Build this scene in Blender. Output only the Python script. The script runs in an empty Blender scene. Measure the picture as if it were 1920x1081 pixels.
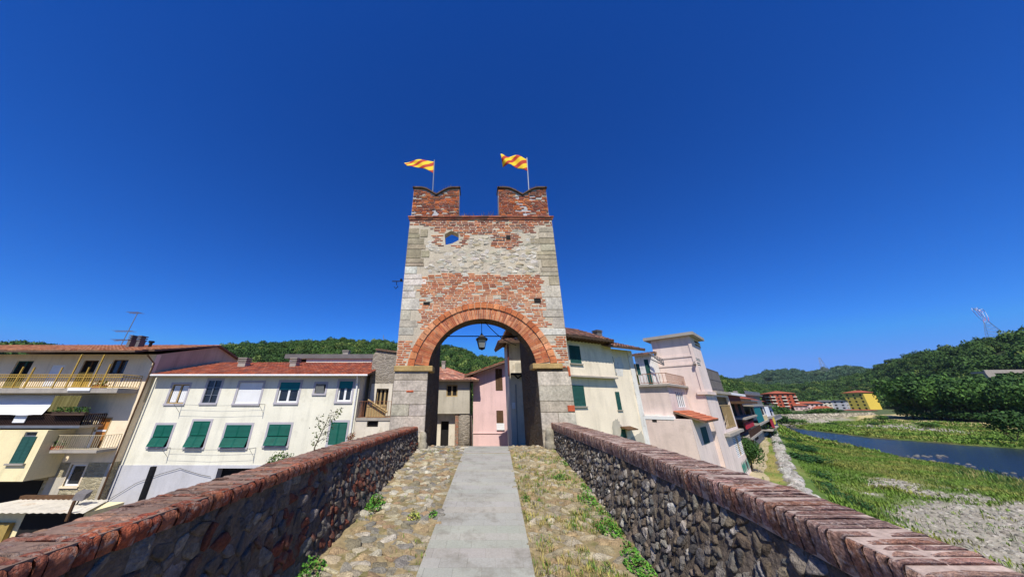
import bpy, bmesh, math, random
import numpy as np
from mathutils import Vector, Matrix, noise as mnoise
R = math.radians
scn = bpy.context.scene
COL = scn.collection
random.seed(7)
rng = np.random.default_rng(7)

# ---------------------------------------------------------------- camera
PF, PCX, PCY = 532.5, 888.0, 540.5           # focal length and principal point in photo pixels (1920 wide)
PITCH = math.atan(215 / PF)
EYE = np.array([0.0, 0.0, 1.6])
cd = bpy.data.cameras.new('camera')
cam = bpy.data.objects.new('camera', cd)
COL.objects.link(cam)
cam.location = EYE
cam.rotation_euler = (R(90) + PITCH, 0, 0)
cd.sensor_fit = 'HORIZONTAL'
cd.sensor_width = 36
cd.lens = PF / 1920 * 36
cd.shift_x = (960 - PCX) / 1920
cd.clip_start = 0.05
cd.clip_end = 9000
scn.camera = cam

# ---------------------------------------------------------------- light
SUN_EL, SUN_AZ = 54.0, 6.5                   # sun behind the camera, a little to its left
w = bpy.data.worlds.new('World')
scn.world = w
w.use_nodes = True
nt = w.node_tree
sky = nt.nodes.new('ShaderNodeTexSky')
sky.sky_type = 'NISHITA'
sky.sun_disc = False
sky.sun_elevation = R(SUN_EL)
sky.sun_rotation = R(180 + SUN_AZ)
sky.altitude = 300
sky.air_density = 1.0
sky.dust_density = 0.05
sky.ozone_density = 3.0
hs = nt.nodes.new('ShaderNodeHueSaturation')
hs.inputs['Saturation'].default_value = 1.3
hs.inputs['Value'].default_value = 1.0
gm = nt.nodes.new('ShaderNodeGamma')
gm.inputs['Gamma'].default_value = 1.12
nt.links.new(sky.outputs[0], hs.inputs['Color'])
nt.links.new(hs.outputs[0], gm.inputs['Color'])
tint = nt.nodes.new('ShaderNodeMix'); tint.data_type = 'RGBA'; tint.blend_type = 'MULTIPLY'; tint.inputs[0].default_value = 1.0
tint.inputs[7].default_value = (0.33, 0.72, 1.27, 1)
nt.links.new(gm.outputs[0], tint.inputs[6])
cap = nt.nodes.new('ShaderNodeVectorMath'); cap.operation = 'MINIMUM'         # the sun itself is the lamp: no second glare round it
cap.inputs[1].default_value = (1.3, 3.4, 9.4)
nt.links.new(tint.outputs[2], cap.inputs[0])
nt.links.new(cap.outputs[0], nt.nodes['Background'].inputs[0])
nt.nodes['Background'].inputs[1].default_value = 0.083
sl = bpy.data.lights.new('sun', 'SUN')
sl.energy = 5.0
sl.angle = R(0.53)
sl.color = (1.0, 0.95, 0.86)
so = bpy.data.objects.new('sun', sl)
COL.objects.link(so)
_sd = Vector((-math.sin(R(SUN_AZ)) * math.cos(R(SUN_EL)), -math.cos(R(SUN_AZ)) * math.cos(R(SUN_EL)), math.sin(R(SUN_EL))))
so.rotation_euler = _sd.to_track_quat('Z', 'Y').to_euler()
so.location = (-20, -60, 90)
scn.view_settings.view_transform = 'Standard'
scn.view_settings.look = 'None'
scn.view_settings.exposure = 0.2
scn.view_settings.gamma = 1.0
scn.cycles.max_bounces = 5
scn.cycles.diffuse_bounces = 3
scn.cycles.glossy_bounces = 3

# ---------------------------------------------------------------- measuring the place from the photo
_F = np.array([0, math.cos(PITCH), math.sin(PITCH)])
_U = np.array([0, -math.sin(PITCH), math.cos(PITCH)])
_X = np.array([1.0, 0, 0])
def ray(x, y): return _X * (x - PCX) / PF + _U * (PCY - y) / PF + _F
def atY(x, y, Y):
    d = ray(x, y); return EYE + d * (Y / d[1])
def atZ(x, y, Z):
    d = ray(x, y); return EYE + d * ((Z - 1.6) / d[2])
def proj(x, y, z):
    zc = y * _F[1] + (z - 1.6) * _F[2]
    v = y * _U[1] + (z - 1.6) * _U[2]
    return PCX + PF * x / zc, PCY - PF * v / zc

# ---------------------------------------------------------------- helpers
def S(r, g, b):
    f = lambda c: (c / 255 / 12.92) if c <= 10.3 else ((c / 255 + .055) / 1.055) ** 2.4
    return (f(r), f(g), f(b))
def jit(c, a=.1, hue=.03):
    k = 1 + random.uniform(-a, a)
    return tuple(max(0, v * k * (1 + random.uniform(-hue, hue))) for v in c)
def mix(a, b, t): return tuple(x * (1 - t) + y * t for x, y in zip(a, b))

def tag(o, label=None, cat=None, group=None, kind=None):
    if label: o['label'] = label
    if cat: o['category'] = cat
    if group: o['group'] = group
    if kind: o['kind'] = kind
    return o
def empty(name, loc, rz=0, label=None, cat=None, group=None):
    o = bpy.data.objects.new(name, None)
    COL.objects.link(o)
    o.location = loc
    o.rotation_euler = (0, 0, rz)
    o.empty_display_size = .3
    return tag(o, label, cat, group)
def copy_tree(o, parent=None):
    c = o.copy()
    COL.objects.link(c)
    c.parent = parent
    for ch in list(o.children):
        copy_tree(ch, c)
    return c

class MB:
    def __init__(s): s.v = []; s.f = []; s.c = []; s.M = None
    def add(s, vs, fs, col=(.5, .5, .5)):
        b = len(s.v)
        if s.M is not None: vs = [tuple(s.M @ Vector(p)) for p in vs]
        s.v.extend(tuple(map(float, p)) for p in vs)
        for f in fs:
            s.f.append(tuple(b + i for i in f)); s.c.append(col)
    def box(s, x0, x1, y0, y1, z0, z1, col=(.5, .5, .5)):
        s.add([(x0, y0, z0), (x1, y0, z0), (x1, y1, z0), (x0, y1, z0), (x0, y0, z1), (x1, y0, z1), (x1, y1, z1), (x0, y1, z1)],
              [(0, 3, 2, 1), (4, 5, 6, 7), (0, 1, 5, 4), (1, 2, 6, 5), (2, 3, 7, 6), (3, 0, 4, 7)], col)
    def quad(s, a, b, c, d, col=(.5, .5, .5)): s.add([a, b, c, d], [(0, 1, 2, 3)], col)
    def prism(s, pts, off, col=(.5, .5, .5)):
        n = len(pts); o = Vector(off)
        vs = [tuple(p) for p in pts] + [tuple(Vector(p) + o) for p in pts]
        s.add(vs, [tuple(range(n - 1, -1, -1)), tuple(range(n, 2 * n))] + [(i, (i + 1) % n, n + (i + 1) % n, n + i) for i in range(n)], col)
    def tube(s, path, r, n=6, col=(.5, .5, .5), r2=None):
        P = [Vector(p) for p in path]
        rings = []
        for i, p in enumerate(P):
            t = (P[min(i + 1, len(P) - 1)] - P[max(i - 1, 0)]).normalized()
            a = t.cross(Vector((0, 0, 1)))
            if a.length < 1e-3: a = t.cross(Vector((1, 0, 0)))
            a.normalize(); b = t.cross(a)
            rr = r if r2 is None else r + (r2 - r) * i / (len(P) - 1)
            rings.append([p + (a * math.cos(k * 2 * math.pi / n) + b * math.sin(k * 2 * math.pi / n)) * rr for k in range(n)])
        vs = [q for g in rings for q in g]
        fs = [(i * n + k, i * n + (k + 1) % n, (i + 1) * n + (k + 1) % n, (i + 1) * n + k) for i in range(len(P) - 1) for k in range(n)]
        fs += [tuple(range(n - 1, -1, -1)), tuple(range((len(P) - 1) * n, len(P) * n))]
        s.add(vs, fs, col)
    def lathe(s, prof, cx=0, cy=0, n=12, col=(.5, .5, .5)):
        vs = [(cx + r * math.cos(k * 2 * math.pi / n), cy + r * math.sin(k * 2 * math.pi / n), z) for r, z in prof for k in range(n)]
        m = len(prof)
        fs = [(i * n + k, i * n + (k + 1) % n, (i + 1) * n + (k + 1) % n, (i + 1) * n + k) for i in range(m - 1) for k in range(n)]
        fs += [tuple(range(n - 1, -1, -1)), tuple(range((m - 1) * n, m * n))]
        s.add(vs, fs, col)
    def build(s, name, mat, parent=None, smooth=False, bevel=0, label=None):
        me = bpy.data.meshes.new(name)
        me.from_pydata(s.v, [], s.f)
        ca = me.color_attributes.new('Col', 'FLOAT_COLOR', 'CORNER')
        cnt = [len(f) for f in s.f]
        arr = np.repeat(np.array([(c[0], c[1], c[2], 1.0) for c in s.c], dtype=np.float32).reshape(-1, 4), cnt, axis=0)
        ca.data.foreach_set('color', arr.ravel())
        if smooth: me.polygons.foreach_set('use_smooth', [True] * len(me.polygons))
        me.materials.append(mat)
        me.update()
        o = bpy.data.objects.new(name, me)
        COL.objects.link(o)
        if parent is not None: o.parent = parent
        if bevel:
            b = o.modifiers.new('bevel', 'BEVEL'); b.width = bevel; b.segments = 2; b.limit_method = 'ANGLE'
        if label: o['label'] = label
        return o

def np_quads(name, V, C, mat, parent=None):
    """V (n,4,3), C (n,3): one mesh of loose quads."""
    n = len(V)
    me = bpy.data.meshes.new(name)
    me.vertices.add(n * 4); me.vertices.foreach_set('co', V.astype(np.float32).ravel())
    me.loops.add(n * 4); me.loops.foreach_set('vertex_index', np.arange(n * 4, dtype=np.int32))
    me.polygons.add(n)
    me.polygons.foreach_set('loop_start', np.arange(n, dtype=np.int32) * 4)
    me.polygons.foreach_set('loop_total', np.full(n, 4, dtype=np.int32))
    me.update(calc_edges=True)
    ca = me.color_attributes.new('Col', 'FLOAT_COLOR', 'CORNER')
    c4 = np.concatenate([C, np.ones((n, 1))], 1).astype(np.float32)
    ca.data.foreach_set('color', np.repeat(c4, 4, axis=0).ravel())
    me.materials.append(mat)
    o = bpy.data.objects.new(name, me)
    COL.objects.link(o)
    if parent is not None: o.parent = parent
    return o

# ---------------------------------------------------------------- materials
def _new(name):
    m = bpy.data.materials.new(name); m.use_nodes = True
    t = m.node_tree
    return m, t, t.nodes['Principled BSDF']
def _n(t, typ, **kw):
    n = t.nodes.new(typ)
    for k, v in kw.items(): setattr(n, k, v)
    return n
def _mul(t, a, b, mode='MULTIPLY', fac=1.0):
    n = _n(t, 'ShaderNodeMix', data_type='RGBA', blend_type=mode)
    n.inputs[0].default_value = fac
    t.links.new(a, n.inputs[6])
    if isinstance(b, (tuple, list)): n.inputs[7].default_value = (*b[:3], 1)
    else: t.links.new(b, n.inputs[7])
    return n.outputs[2]
def _ramp(t, fac, stops):
    n = _n(t, 'ShaderNodeValToRGB')
    e = n.color_ramp.elements
    while len(e) < len(stops): e.new(.5)
    for k, (p, c) in enumerate(stops):
        e[k].position = p
        e[k].color = (*c, 1) if isinstance(c, (tuple, list)) else (c, c, c, 1)
    t.links.new(fac, n.inputs[0])
    return n.outputs[0]
def _noise(t, vec, scale, detail=4, rough=.6):
    n = _n(t, 'ShaderNodeTexNoise')
    n.inputs['Scale'].default_value = scale
    n.inputs['Detail'].default_value = detail
    n.inputs['Roughness'].default_value = rough
    t.links.new(vec, n.inputs['Vector'])
    return n.outputs[0]
def M(name, color=None, rough=.85, mott=(1.5, .2), fine=(25, .15), streak=0, bump=(30, .3, .01), metal=0, dirt=None, spec=.3):
    """Procedural surface: colour (or the mesh's own per-face colour) broken up by patches, grain and rain streaks."""
    m, t, b = _new(name)
    tc = _n(t, 'ShaderNodeTexCoord').outputs['Object']
    if color is None:
        a = _n(t, 'ShaderNodeAttribute', attribute_name='Col'); c = a.outputs['Color']
    else:
        r = _n(t, 'ShaderNodeRGB'); r.outputs[0].default_value = (*color, 1); c = r.outputs[0]
    if mott: c = _mul(t, c, _ramp(t, _noise(t, tc, mott[0]), [(.3, 1 - mott[1]), (.7, 1 + mott[1] * .6)]))
    if fine: c = _mul(t, c, _ramp(t, _noise(t, tc, fine[0], 3), [(.3, 1 - fine[1]), (.7, 1 + fine[1] * .6)]))
    if streak:
        mp = _n(t, 'ShaderNodeMapping'); mp.inputs['Scale'].default_value = (1.1, 1.1, .16)
        t.links.new(tc, mp.inputs[0])
        c = _mul(t, c, _ramp(t, _noise(t, mp.outputs[0], 1.6, 5, .65), [(.30, 1 - streak), (.50, 1.0)]))
    if dirt:
        f = _ramp(t, _noise(t, tc, dirt[1], 6, .7), [(dirt[2] - .04, 0.0), (dirt[2] + .14, 1.0)])
        n = _n(t, 'ShaderNodeMix', data_type='RGBA'); t.links.new(f, n.inputs[0]); t.links.new(c, n.inputs[6]); n.inputs[7].default_value = (*dirt[0], 1); c = n.outputs[2]
    t.links.new(c, b.inputs['Base Color'])
    b.inputs['Roughness'].default_value = rough
    b.inputs['Metallic'].default_value = metal
    b.inputs['Specular IOR Level'].default_value = spec
    if bump:
        bn = _n(t, 'ShaderNodeBump'); bn.inputs['Strength'].default_value = bump[1]; bn.inputs['Distance'].default_value = bump[2]
        t.links.new(_noise(t, tc, bump[0], 5), bn.inputs['Height']); t.links.new(bn.outputs[0], b.inputs['Normal'])
    return m
def M_rubble(name, cols, mortar, scale=(3.2, 3.2, 6.0), gap=.06, bump=.06):
    m, t, b = _new(name)
    tc = _n(t, 'ShaderNodeTexCoord').outputs['Object']
    mp = _n(t, 'ShaderNodeMapping'); mp.inputs['Scale'].default_value = scale; t.links.new(tc, mp.inputs[0])
    nz = _n(t, 'ShaderNodeTexNoise'); nz.inputs['Scale'].default_value = 1.6; t.links.new(mp.outputs[0], nz.inputs['Vector'])
    vm = _n(t, 'ShaderNodeVectorMath', operation='ADD'); t.links.new(mp.outputs[0], vm.inputs[0])
    vs = _n(t, 'ShaderNodeVectorMath', operation='SCALE'); vs.inputs['Scale'].default_value = .5; t.links.new(nz.outputs['Color'], vs.inputs[0]); t.links.new(vs.outputs[0], vm.inputs[1])
    v1 = _n(t, 'ShaderNodeTexVoronoi', feature='F1'); v2 = _n(t, 'ShaderNodeTexVoronoi', feature='DISTANCE_TO_EDGE')
    for v in (v1, v2): v.inputs['Scale'].default_value = 1; t.links.new(vm.outputs[0], v.inputs['Vector'])
    sx = _n(t, 'ShaderNodeSeparateColor'); t.links.new(v1.outputs['Color'], sx.inputs[0])
    c = _ramp(t, sx.outputs[0], [(i / (len(cols) - 1), k) for i, k in enumerate(cols)])
    c = _mul(t, c, _ramp(t, _noise(t, tc, 20, 4), [(.3, .75), (.7, 1.15)]))
    edge = _ramp(t, v2.outputs['Distance'], [(gap * .5, 0.0), (gap * 1.6, 1.0)])
    mx = _n(t, 'ShaderNodeMix', data_type='RGBA'); t.links.new(edge, mx.inputs[0]); mx.inputs[6].default_value = (*mortar, 1); t.links.new(c, mx.inputs[7])
    t.links.new(mx.outputs[2], b.inputs['Base Color']); b.inputs['Roughness'].default_value = .9; b.inputs['Specular IOR Level'].default_value = .2
    bn = _n(t, 'ShaderNodeBump'); bn.inputs['Strength'].default_value = .9; bn.inputs['Distance'].default_value = bump
    hsum = _mul(t, edge, _ramp(t, _noise(t, tc, 14, 5), [(.2, .5), (.8, 1.0)]))
    t.links.new(hsum, bn.inputs['Height']); t.links.new(bn.outputs[0], b.inputs['Normal'])
    return m
MAT = {}
def plaster(key, col, streak=.12, mott=.1, dirt=None):
    dirt = dirt or (tuple(c * k for c, k in zip(col, (.76, .75, .72))), .8, .60); streak += .05; mott += .04
    return _plaster(key, col, streak, mott, dirt)
def _plaster(key, col, streak, mott, dirt): MAT[key] = M(key, col, .9, (.6, mott), (14, .06), streak, (40, .25, .008), dirt=dirt); return MAT[key]
MAT['col'] = M('coloured_stone', None, .88, (2.2, .16), (30, .22), 0, (35, .5, .012))
MAT['masonry'] = M('weathered_masonry', None, .9, (2.4, .28), (14, .28), .14, (26, .8, .02))
MAT['leaf'] = M('foliage', None, .75, (0.9, .22), None, 0, None, spec=.25)
MAT['tile'] = M('roof_tile', None, .85, (1.0, .2), (9, .2), 0, None)
MAT['palemortar'] = M('pale_lime_mortar', S(196, 184, 162), .95, (1.6, .2), (20, .25), .1, (25, .6, .02))
MAT['mortar'] = M('lime_mortar', S(150, 140, 122), .95, (1.2, .3), (18, .25), .15, (25, .6, .02))
MAT['joint'] = M('deck_joint', S(146, 130, 96), .95, (1.5, .25), (16, .3), 0, (30, .7, .02), dirt=(S(88, 90, 44), 2.3, .54))
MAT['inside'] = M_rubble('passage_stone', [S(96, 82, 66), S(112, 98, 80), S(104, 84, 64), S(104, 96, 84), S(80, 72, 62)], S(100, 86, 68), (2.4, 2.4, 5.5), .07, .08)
MAT['greystone'] = M_rubble('grey_rubble', [S(120, 112, 100), S(150, 140, 124), S(136, 128, 116), S(160, 150, 132), S(108, 102, 92)], S(160, 150, 136), (2.6, 2.6, 6.5), .08, .05)
MAT['cladding'] = M_rubble('stone_cladding', [S(150, 140, 112), S(184, 172, 138), S(166, 154, 122), S(196, 184, 150)], S(180, 170, 140), (3.0, 3.0, 7.0), .06, .05)
MAT['embank'] = M_rubble('embankment_stone', [S(168, 158, 136), S(196, 186, 164), S(150, 142, 122), S(206, 196, 176)], S(110, 104, 90), (.5, .5, .8), .09, .2)
MAT['iron'] = M('dark_iron', (.02, .02, .022), .55, None, (20, .3), 0, None, .6)
MAT['metal'] = M('grey_metal', (.3, .31, .32), .45, (2, .15), (20, .1), 0, None, .7)
MAT['cable'] = M('black_cable', (.015, .015, .015), .7, None, None, 0, None)
MAT['glass'] = M('window_glass', (.025, .03, .035), .06, (1.0, .4), None, 0, None, spec=.6)
MAT['lampglass'] = M('lamp_glass', (.22, .23, .22), .2, (6, .2), None, 0, None, spec=.6)
MAT['white'] = M('white_paint', (.8, .8, .78), .6, (2, .06), None, .05, None)
MAT['greytrim'] = M('grey_painted_trim', S(176, 172, 176), .85, (2, .06), (20, .05), .05, None)
MAT['green'] = M('green_shutter_paint', S(10, 92, 76), .55, (3, .15), (30, .1), .1, None)
MAT['dgreen'] = M('faded_green_shutter_paint', S(38, 84, 76), .7, (3, .2), (30, .15), .15, None)
MAT['teal'] = M('teal_fabric', S(10, 112, 118), .8, (3, .1), None, 0, None)
MAT['brown'] = M('brown_wood', S(92, 66, 42), .75, (4, .25), (40, .2), .1, (40, .3, .01))
MAT['ochrewood'] = M('bleached_wood', S(176, 150, 104), .8, (4, .2), (40, .2), .2, (40, .3, .01))
MAT['door'] = M('orange_door', S(190, 124, 60), .6, (3, .1), (30, .08), .1, None)
MAT['dark'] = M('dark_interior', (.012, .011, .010), .9, None, None, 0, None)
MAT['slate'] = M('grey_sheet_roof', S(110, 106, 104), .8, (1.2, .2), (14, .15), 0, (20, .3, .01))
MAT['concrete'] = M('concrete', S(164, 156, 144), .9, (1.3, .15), (22, .15), .2, (30, .4, .01))
MAT['yrail'] = M('yellow_rail_paint', S(186, 152, 68), .6, (5, .2), None, 0, None)
MAT['rust'] = M('rusted_rail', S(150, 96, 60), .8, (5, .3), (30, .2), 0, None)
MAT['rail'] = M('pale_rail', S(200, 186, 150), .7, (5, .2), None, 0, None)
MAT['drail'] = M('dark_rail', S(62, 44, 36), .7, (5, .2), None, 0, None)
MAT['awning'] = M('white_awning_cloth', (.82, .82, .82), .8, (1.5, .06), None, .04, None)
MAT['olive'] = M('olive_curtain', S(120, 112, 66), .9, (3, .15), None, .2, None)
MAT['lichen'] = M('weathered_brick', None, .92, (2.2, .35), (24, .4), 0, (40, 1.0, .03), dirt=(S(168, 152, 138), 16.0, .57))
MAT['lichen2'] = M('worn_brick', None, .92, (3.5, .35), (34, .6), 0, (45, 1.0, .04), dirt=(S(184, 168, 156), 17.0, .55))
MAT['rock'] = M('wall_stone', None, .9, (6.0, .35), (30, .4), 0, (30, 1.0, .03))
MAT['wallrock'] = M('mortar_smeared_stone', None, .92, (7.0, .35), (32, .4), 0, (30, 1.0, .035), dirt=(S(106, 94, 80), 4.5, .53))
plaster('p_white', S(230, 226, 205), .10, .06)
plaster('p_grey', S(196, 195, 196), .08, .06)
plaster('p_cream', S(242, 222, 188), .12, .06)
plaster('p_bay', S(242, 226, 176), .12, .06)
plaster('p_mauve', S(192, 178, 148), .15, .1)
plaster('p_palecream', S(240, 226, 200), .16, .07)
plaster('p_pink', S(226, 192, 186), .12, .06)
plaster('p_rose', S(226, 206, 194), .14, .07)
plaster('p_lightrose', S(232, 214, 202), .14, .06)
plaster('p_old', S(186, 178, 160), .25, .16)
plaster('p_oldwhite', S(222, 212, 192), .25, .16, dirt=(S(170, 156, 132), 1.4, .6))
plaster('p_peel', S(226, 222, 212), .2, .16, dirt=(S(160, 152, 140), 3.0, .58))
MAT['brickred'] = M('far_red_brick', S(166, 82, 58), .85, (.1, .1), (.6, .12), 0, None)
MAT['far_yellow'] = M('far_yellow_plaster', S(226, 198, 88), .85, (.05, .06), None, 0, None)
MAT['far_roof'] = M('far_tile', S(158, 84, 58), .85, (.2, .15), (2, .2), 0, None)

# ================================================================ GROUND, RIVER, HILLS
TOWN, FLOOD, WATER = -4.6, -6.2, -6.5
BANK = np.array([(-30, -70), (-2, -20), (12, 8), (24.1, 25.2), (26.8, 28.6), (33.5, 36.0), (44.9, 47.9), (62.8, 67.0), (78.4, 83.3), (98, 104), (113, 121), (124, 131.5), (147.4, 139.5), (180, 150), (205, 160), (320, 205), (520, 300)], float)
FARB = np.array([(60, -80), (110, -20), (140, 20), (168, 70), (172, 95), (173, 118), (176, 138), (190, 150), (230, 166), (330, 200), (520, 290)], float)
RIVER = np.array([(20, -60), (40, -10), (52, 18), (60.3, 36.8), (63.4, 41.1), (66.9, 46.3), (67.9, 51.3), (72.4, 59.3), (76, 66.4), (83, 78.7), (97, 97), (109.8, 113.5), (118, 122), (124, 127.5),
                  (121.5, 121.5), (109.6, 104.6), (105.9, 93.1), (101.1, 81), (101.6, 74.4), (102.5, 67.2), (105.2, 61.3), (107, 40), (104, 10), (96, -30), (80, -70)], float)
def in_poly(px, py, P):
    ins = np.zeros(px.shape, bool)
    j = len(P) - 1
    for i in range(len(P)):
        xi, yi = P[i]; xj, yj = P[j]
        c = ((yi > py) != (yj > py)) & (px < (xj - xi) * (py - yi) / (yj - yi + 1e-12) + xi)
        ins ^= c; j = i
    return ins
def seg_dist(px, py, P, closed=False):
    """distance to the polyline and the side of it (positive to the right when walking along it)"""
    best = np.full(px.shape, 1e9); side = np.zeros(px.shape)
    for i in range(len(P) - (0 if closed else 1)):
        a = P[i]; b = P[(i + 1) % len(P)]; d = b - a; L2 = (d ** 2).sum()
        t = np.clip(((px - a[0]) * d[0] + (py - a[1]) * d[1]) / L2, 0, 1)
        qx, qy = a[0] + t * d[0], a[1] + t * d[1]
        dd = np.hypot(px - qx, py - qy)
        s = (px - a[0]) * d[1] - (py - a[1]) * d[0]
        m = dd < best
        best = np.where(m, dd, best); side = np.where(m, s, side)
    return best, np.sign(side)
def sstep(a, b, x):
    t = np.clip((x - a) / (b - a), 0, 1); return t * t * (3 - 2 * t)
def vnoise(x, y, s, seed=0):
    """cheap smooth value noise"""
    r = np.random.default_rng(seed); T = r.random((64, 64))
    u, v = x / s, y / s
    i, j = np.floor(u).astype(int), np.floor(v).astype(int)
    fu, fv = u - i, v - j
    fu = fu * fu * (3 - 2 * fu); fv = fv * fv * (3 - 2 * fv)
    g = lambda a, b: T[a % 64, b % 64]
    return (g(i, j) * (1 - fu) + g(i + 1, j) * fu) * (1 - fv) + (g(i, j + 1) * (1 - fu) + g(i + 1, j + 1) * fu) * fv
def fbm(x, y, s, seed=0): return .55 * vnoise(x, y, s, seed) + .28 * vnoise(x, y, s / 2.1, seed + 1) + .17 * vnoise(x, y, s / 4.3, seed + 2)
def pxpoly(pts, z): return np.array([atZ(*q, z)[:2] for q in pts])
G_NEAR = pxpoly([(1690, 990), (1705, 962), (1790, 950), (1920, 940), (2150, 925), (2300, 1100), (1800, 1081)], FLOOD)
G_FINGER = pxpoly([(1640, 890), (1700, 905), (1800, 925), (1850, 940), (1740, 960), (1660, 935)], FLOOD)
G_BAR = pxpoly([(1575, 797), (1640, 794), (1700, 796), (1760, 801), (1830, 807), (1850, 812), (1790, 813), (1700, 808), (1620, 803)], FLOOD)
G_BAR2 = pxpoly([(1440, 803), (1455, 795), (1500, 790.5), (1560, 788), (1600, 789), (1540, 795.5), (1490, 799), (1462, 803)], FLOOD)
def ground_z(x, y):
    d, s = seg_dist(x, y, BANK); sd = d * s                      # > 0 : river side
    d2, s2 = seg_dist(x, y, FARB); fd = d2 * s2                  # > 0 : beyond the far bank
    z = TOWN + (FLOOD - TOWN) * sstep(0, 5.5, sd)
    z = z + (TOWN + .1 - FLOOD) * sstep(-7, 1.5, fd) * (sd > 0)
    ins = in_poly(x, y, RIVER); dr, _ = seg_dist(x, y, RIVER, True)
    dr = np.where(ins, dr, -dr)
    z = np.where((sd > 0) & (fd < 0), z - .15 * sstep(-6, 0, dr) - 1.0 * sstep(0, 5, dr), z)
    z = z + np.where((sd > 5) & (fd < -8), (fbm(x, y, 5, 3) - .5) * .22 * (1 - sstep(-3, 0, dr)), 0)
    return z, sd, fd, dr
def gravel_mask(x, y):
    g = np.zeros(x.shape)
    n = fbm(x, y, 3.0, 11) - .5
    for P, soft, amp in ((G_NEAR, 1.2, 6), (G_FINGER, 2.5, 12), (G_BAR, 2.5, 9), (G_BAR2, 3.0, 6)):
        d, _ = seg_dist(x, y, P, True)
        d = np.where(in_poly(x, y, P), d, -d) + n * amp
        g = np.maximum(g, sstep(-soft, soft, d))
    return g
def grid_mesh(name, Xg, Yg, Zg, C, mat, wrap=False):
    a, b = Xg.shape
    me = bpy.data.meshes.new(name)
    V = np.stack([Xg, Yg, Zg], -1).reshape(-1, 3)
    i = np.arange(a if wrap else a - 1)[:, None]; j = np.arange(b - 1)[None, :]
    i2 = (i + 1) % a
    Q = np.stack([i * b + j + 0 * i, i * b + j + 1, i2 * b + j + 1, i2 * b + j], -1).reshape(-1, 4)
    me.vertices.add(len(V)); me.vertices.foreach_set('co', V.astype(np.float32).ravel())
    me.loops.add(len(Q) * 4); me.loops.foreach_set('vertex_index', Q.astype(np.int32).ravel())
    me.polygons.add(len(Q)); me.polygons.foreach_set('loop_start', np.arange(len(Q), dtype=np.int32) * 4); me.polygons.foreach_set('loop_total', np.full(len(Q), 4, np.int32))
    me.polygons.foreach_set('use_smooth', np.ones(len(Q), bool))
    me.update(calc_edges=True)
    ca = me.color_attributes.new('Col', 'FLOAT_COLOR', 'POINT')
    ca.data.foreach_set('color', np.concatenate([C.reshape(-1, 3), np.ones((len(V), 1))], 1).astype(np.float32).ravel())
    me.materials.append(mat)
    o = bpy.data.objects.new(name, me); COL.objects.link(o)
    return o

GRASS_A, GRASS_B, DRY = np.array(S(104, 124, 52)), np.array(S(74, 100, 38)), np.array(S(158, 146, 84))
GRAVEL, TOWNC, SAND = np.array(S(158, 151, 134)), np.array(S(118, 110, 90)), np.array(S(196, 178, 126))
MAT['ground'] = M('ground_cover', None, .95, (.6, .2), (4.5, .25), 0, (9, .7, .08))
_az = np.concatenate([np.arange(-180, -75, 5.0), np.arange(-75, 20, 1.5), np.arange(20, 74, .35), np.arange(74, 180, 5.0)]) * math.pi / 180
_r = np.concatenate([[0.5], np.geomspace(4, 7000, 210)])
AZ, RR = np.meshgrid(_az, _r, indexing='ij')
GX, GY = RR * np.sin(AZ), RR * np.cos(AZ)
GZ, SDg, FDg, DRg = ground_z(GX, GY)
n1 = fbm(GX, GY, 7, 21)[..., None]
Cg = GRASS_A * n1 + GRASS_B * (1 - n1)
n2 = sstep(.5, .72, fbm(GX, GY, 4, 31))[..., None]
Cg = Cg * (1 - .6 * n2) + DRY * .6 * n2
gm_ = gravel_mask(GX, GY)[..., None]
Cg = Cg * (1 - gm_) + GRAVEL * gm_
town = (SDg < 0)[..., None]
Cg = np.where(town, TOWNC, Cg)
farg = (town[..., 0] & (RR > 100))[..., None]
Cg = np.where(farg, np.array(S(84, 96, 54)) * (.7 + .6 * n1), Cg)
verge = ((SDg > -9) & (SDg < -.2))[..., None]
n3 = sstep(.35, .6, fbm(GX, GY, 2.5, 41))[..., None]
Cg = np.where(verge, (DRY * .9) * (1 - n3) + GRASS_A * 1.1 * n3, Cg)
wet = sstep(-1.2, .2, DRg)[..., None] * (~town)
Cg = Cg * (1 - .8 * wet) + np.array(S(58, 56, 40)) * .8 * wet
top = ((FDg > -3.5) & (FDg < 2.5) & (SDg > 0))[..., None]
Cg = np.where(top, SAND, Cg)
Cg = np.where(((FDg >= 2.5) & (SDg > 0))[..., None], np.array(S(70, 92, 40)), Cg)
tag(grid_mesh('ground', GX, GY, GZ, Cg, MAT['ground'], True), kind='structure')

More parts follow.
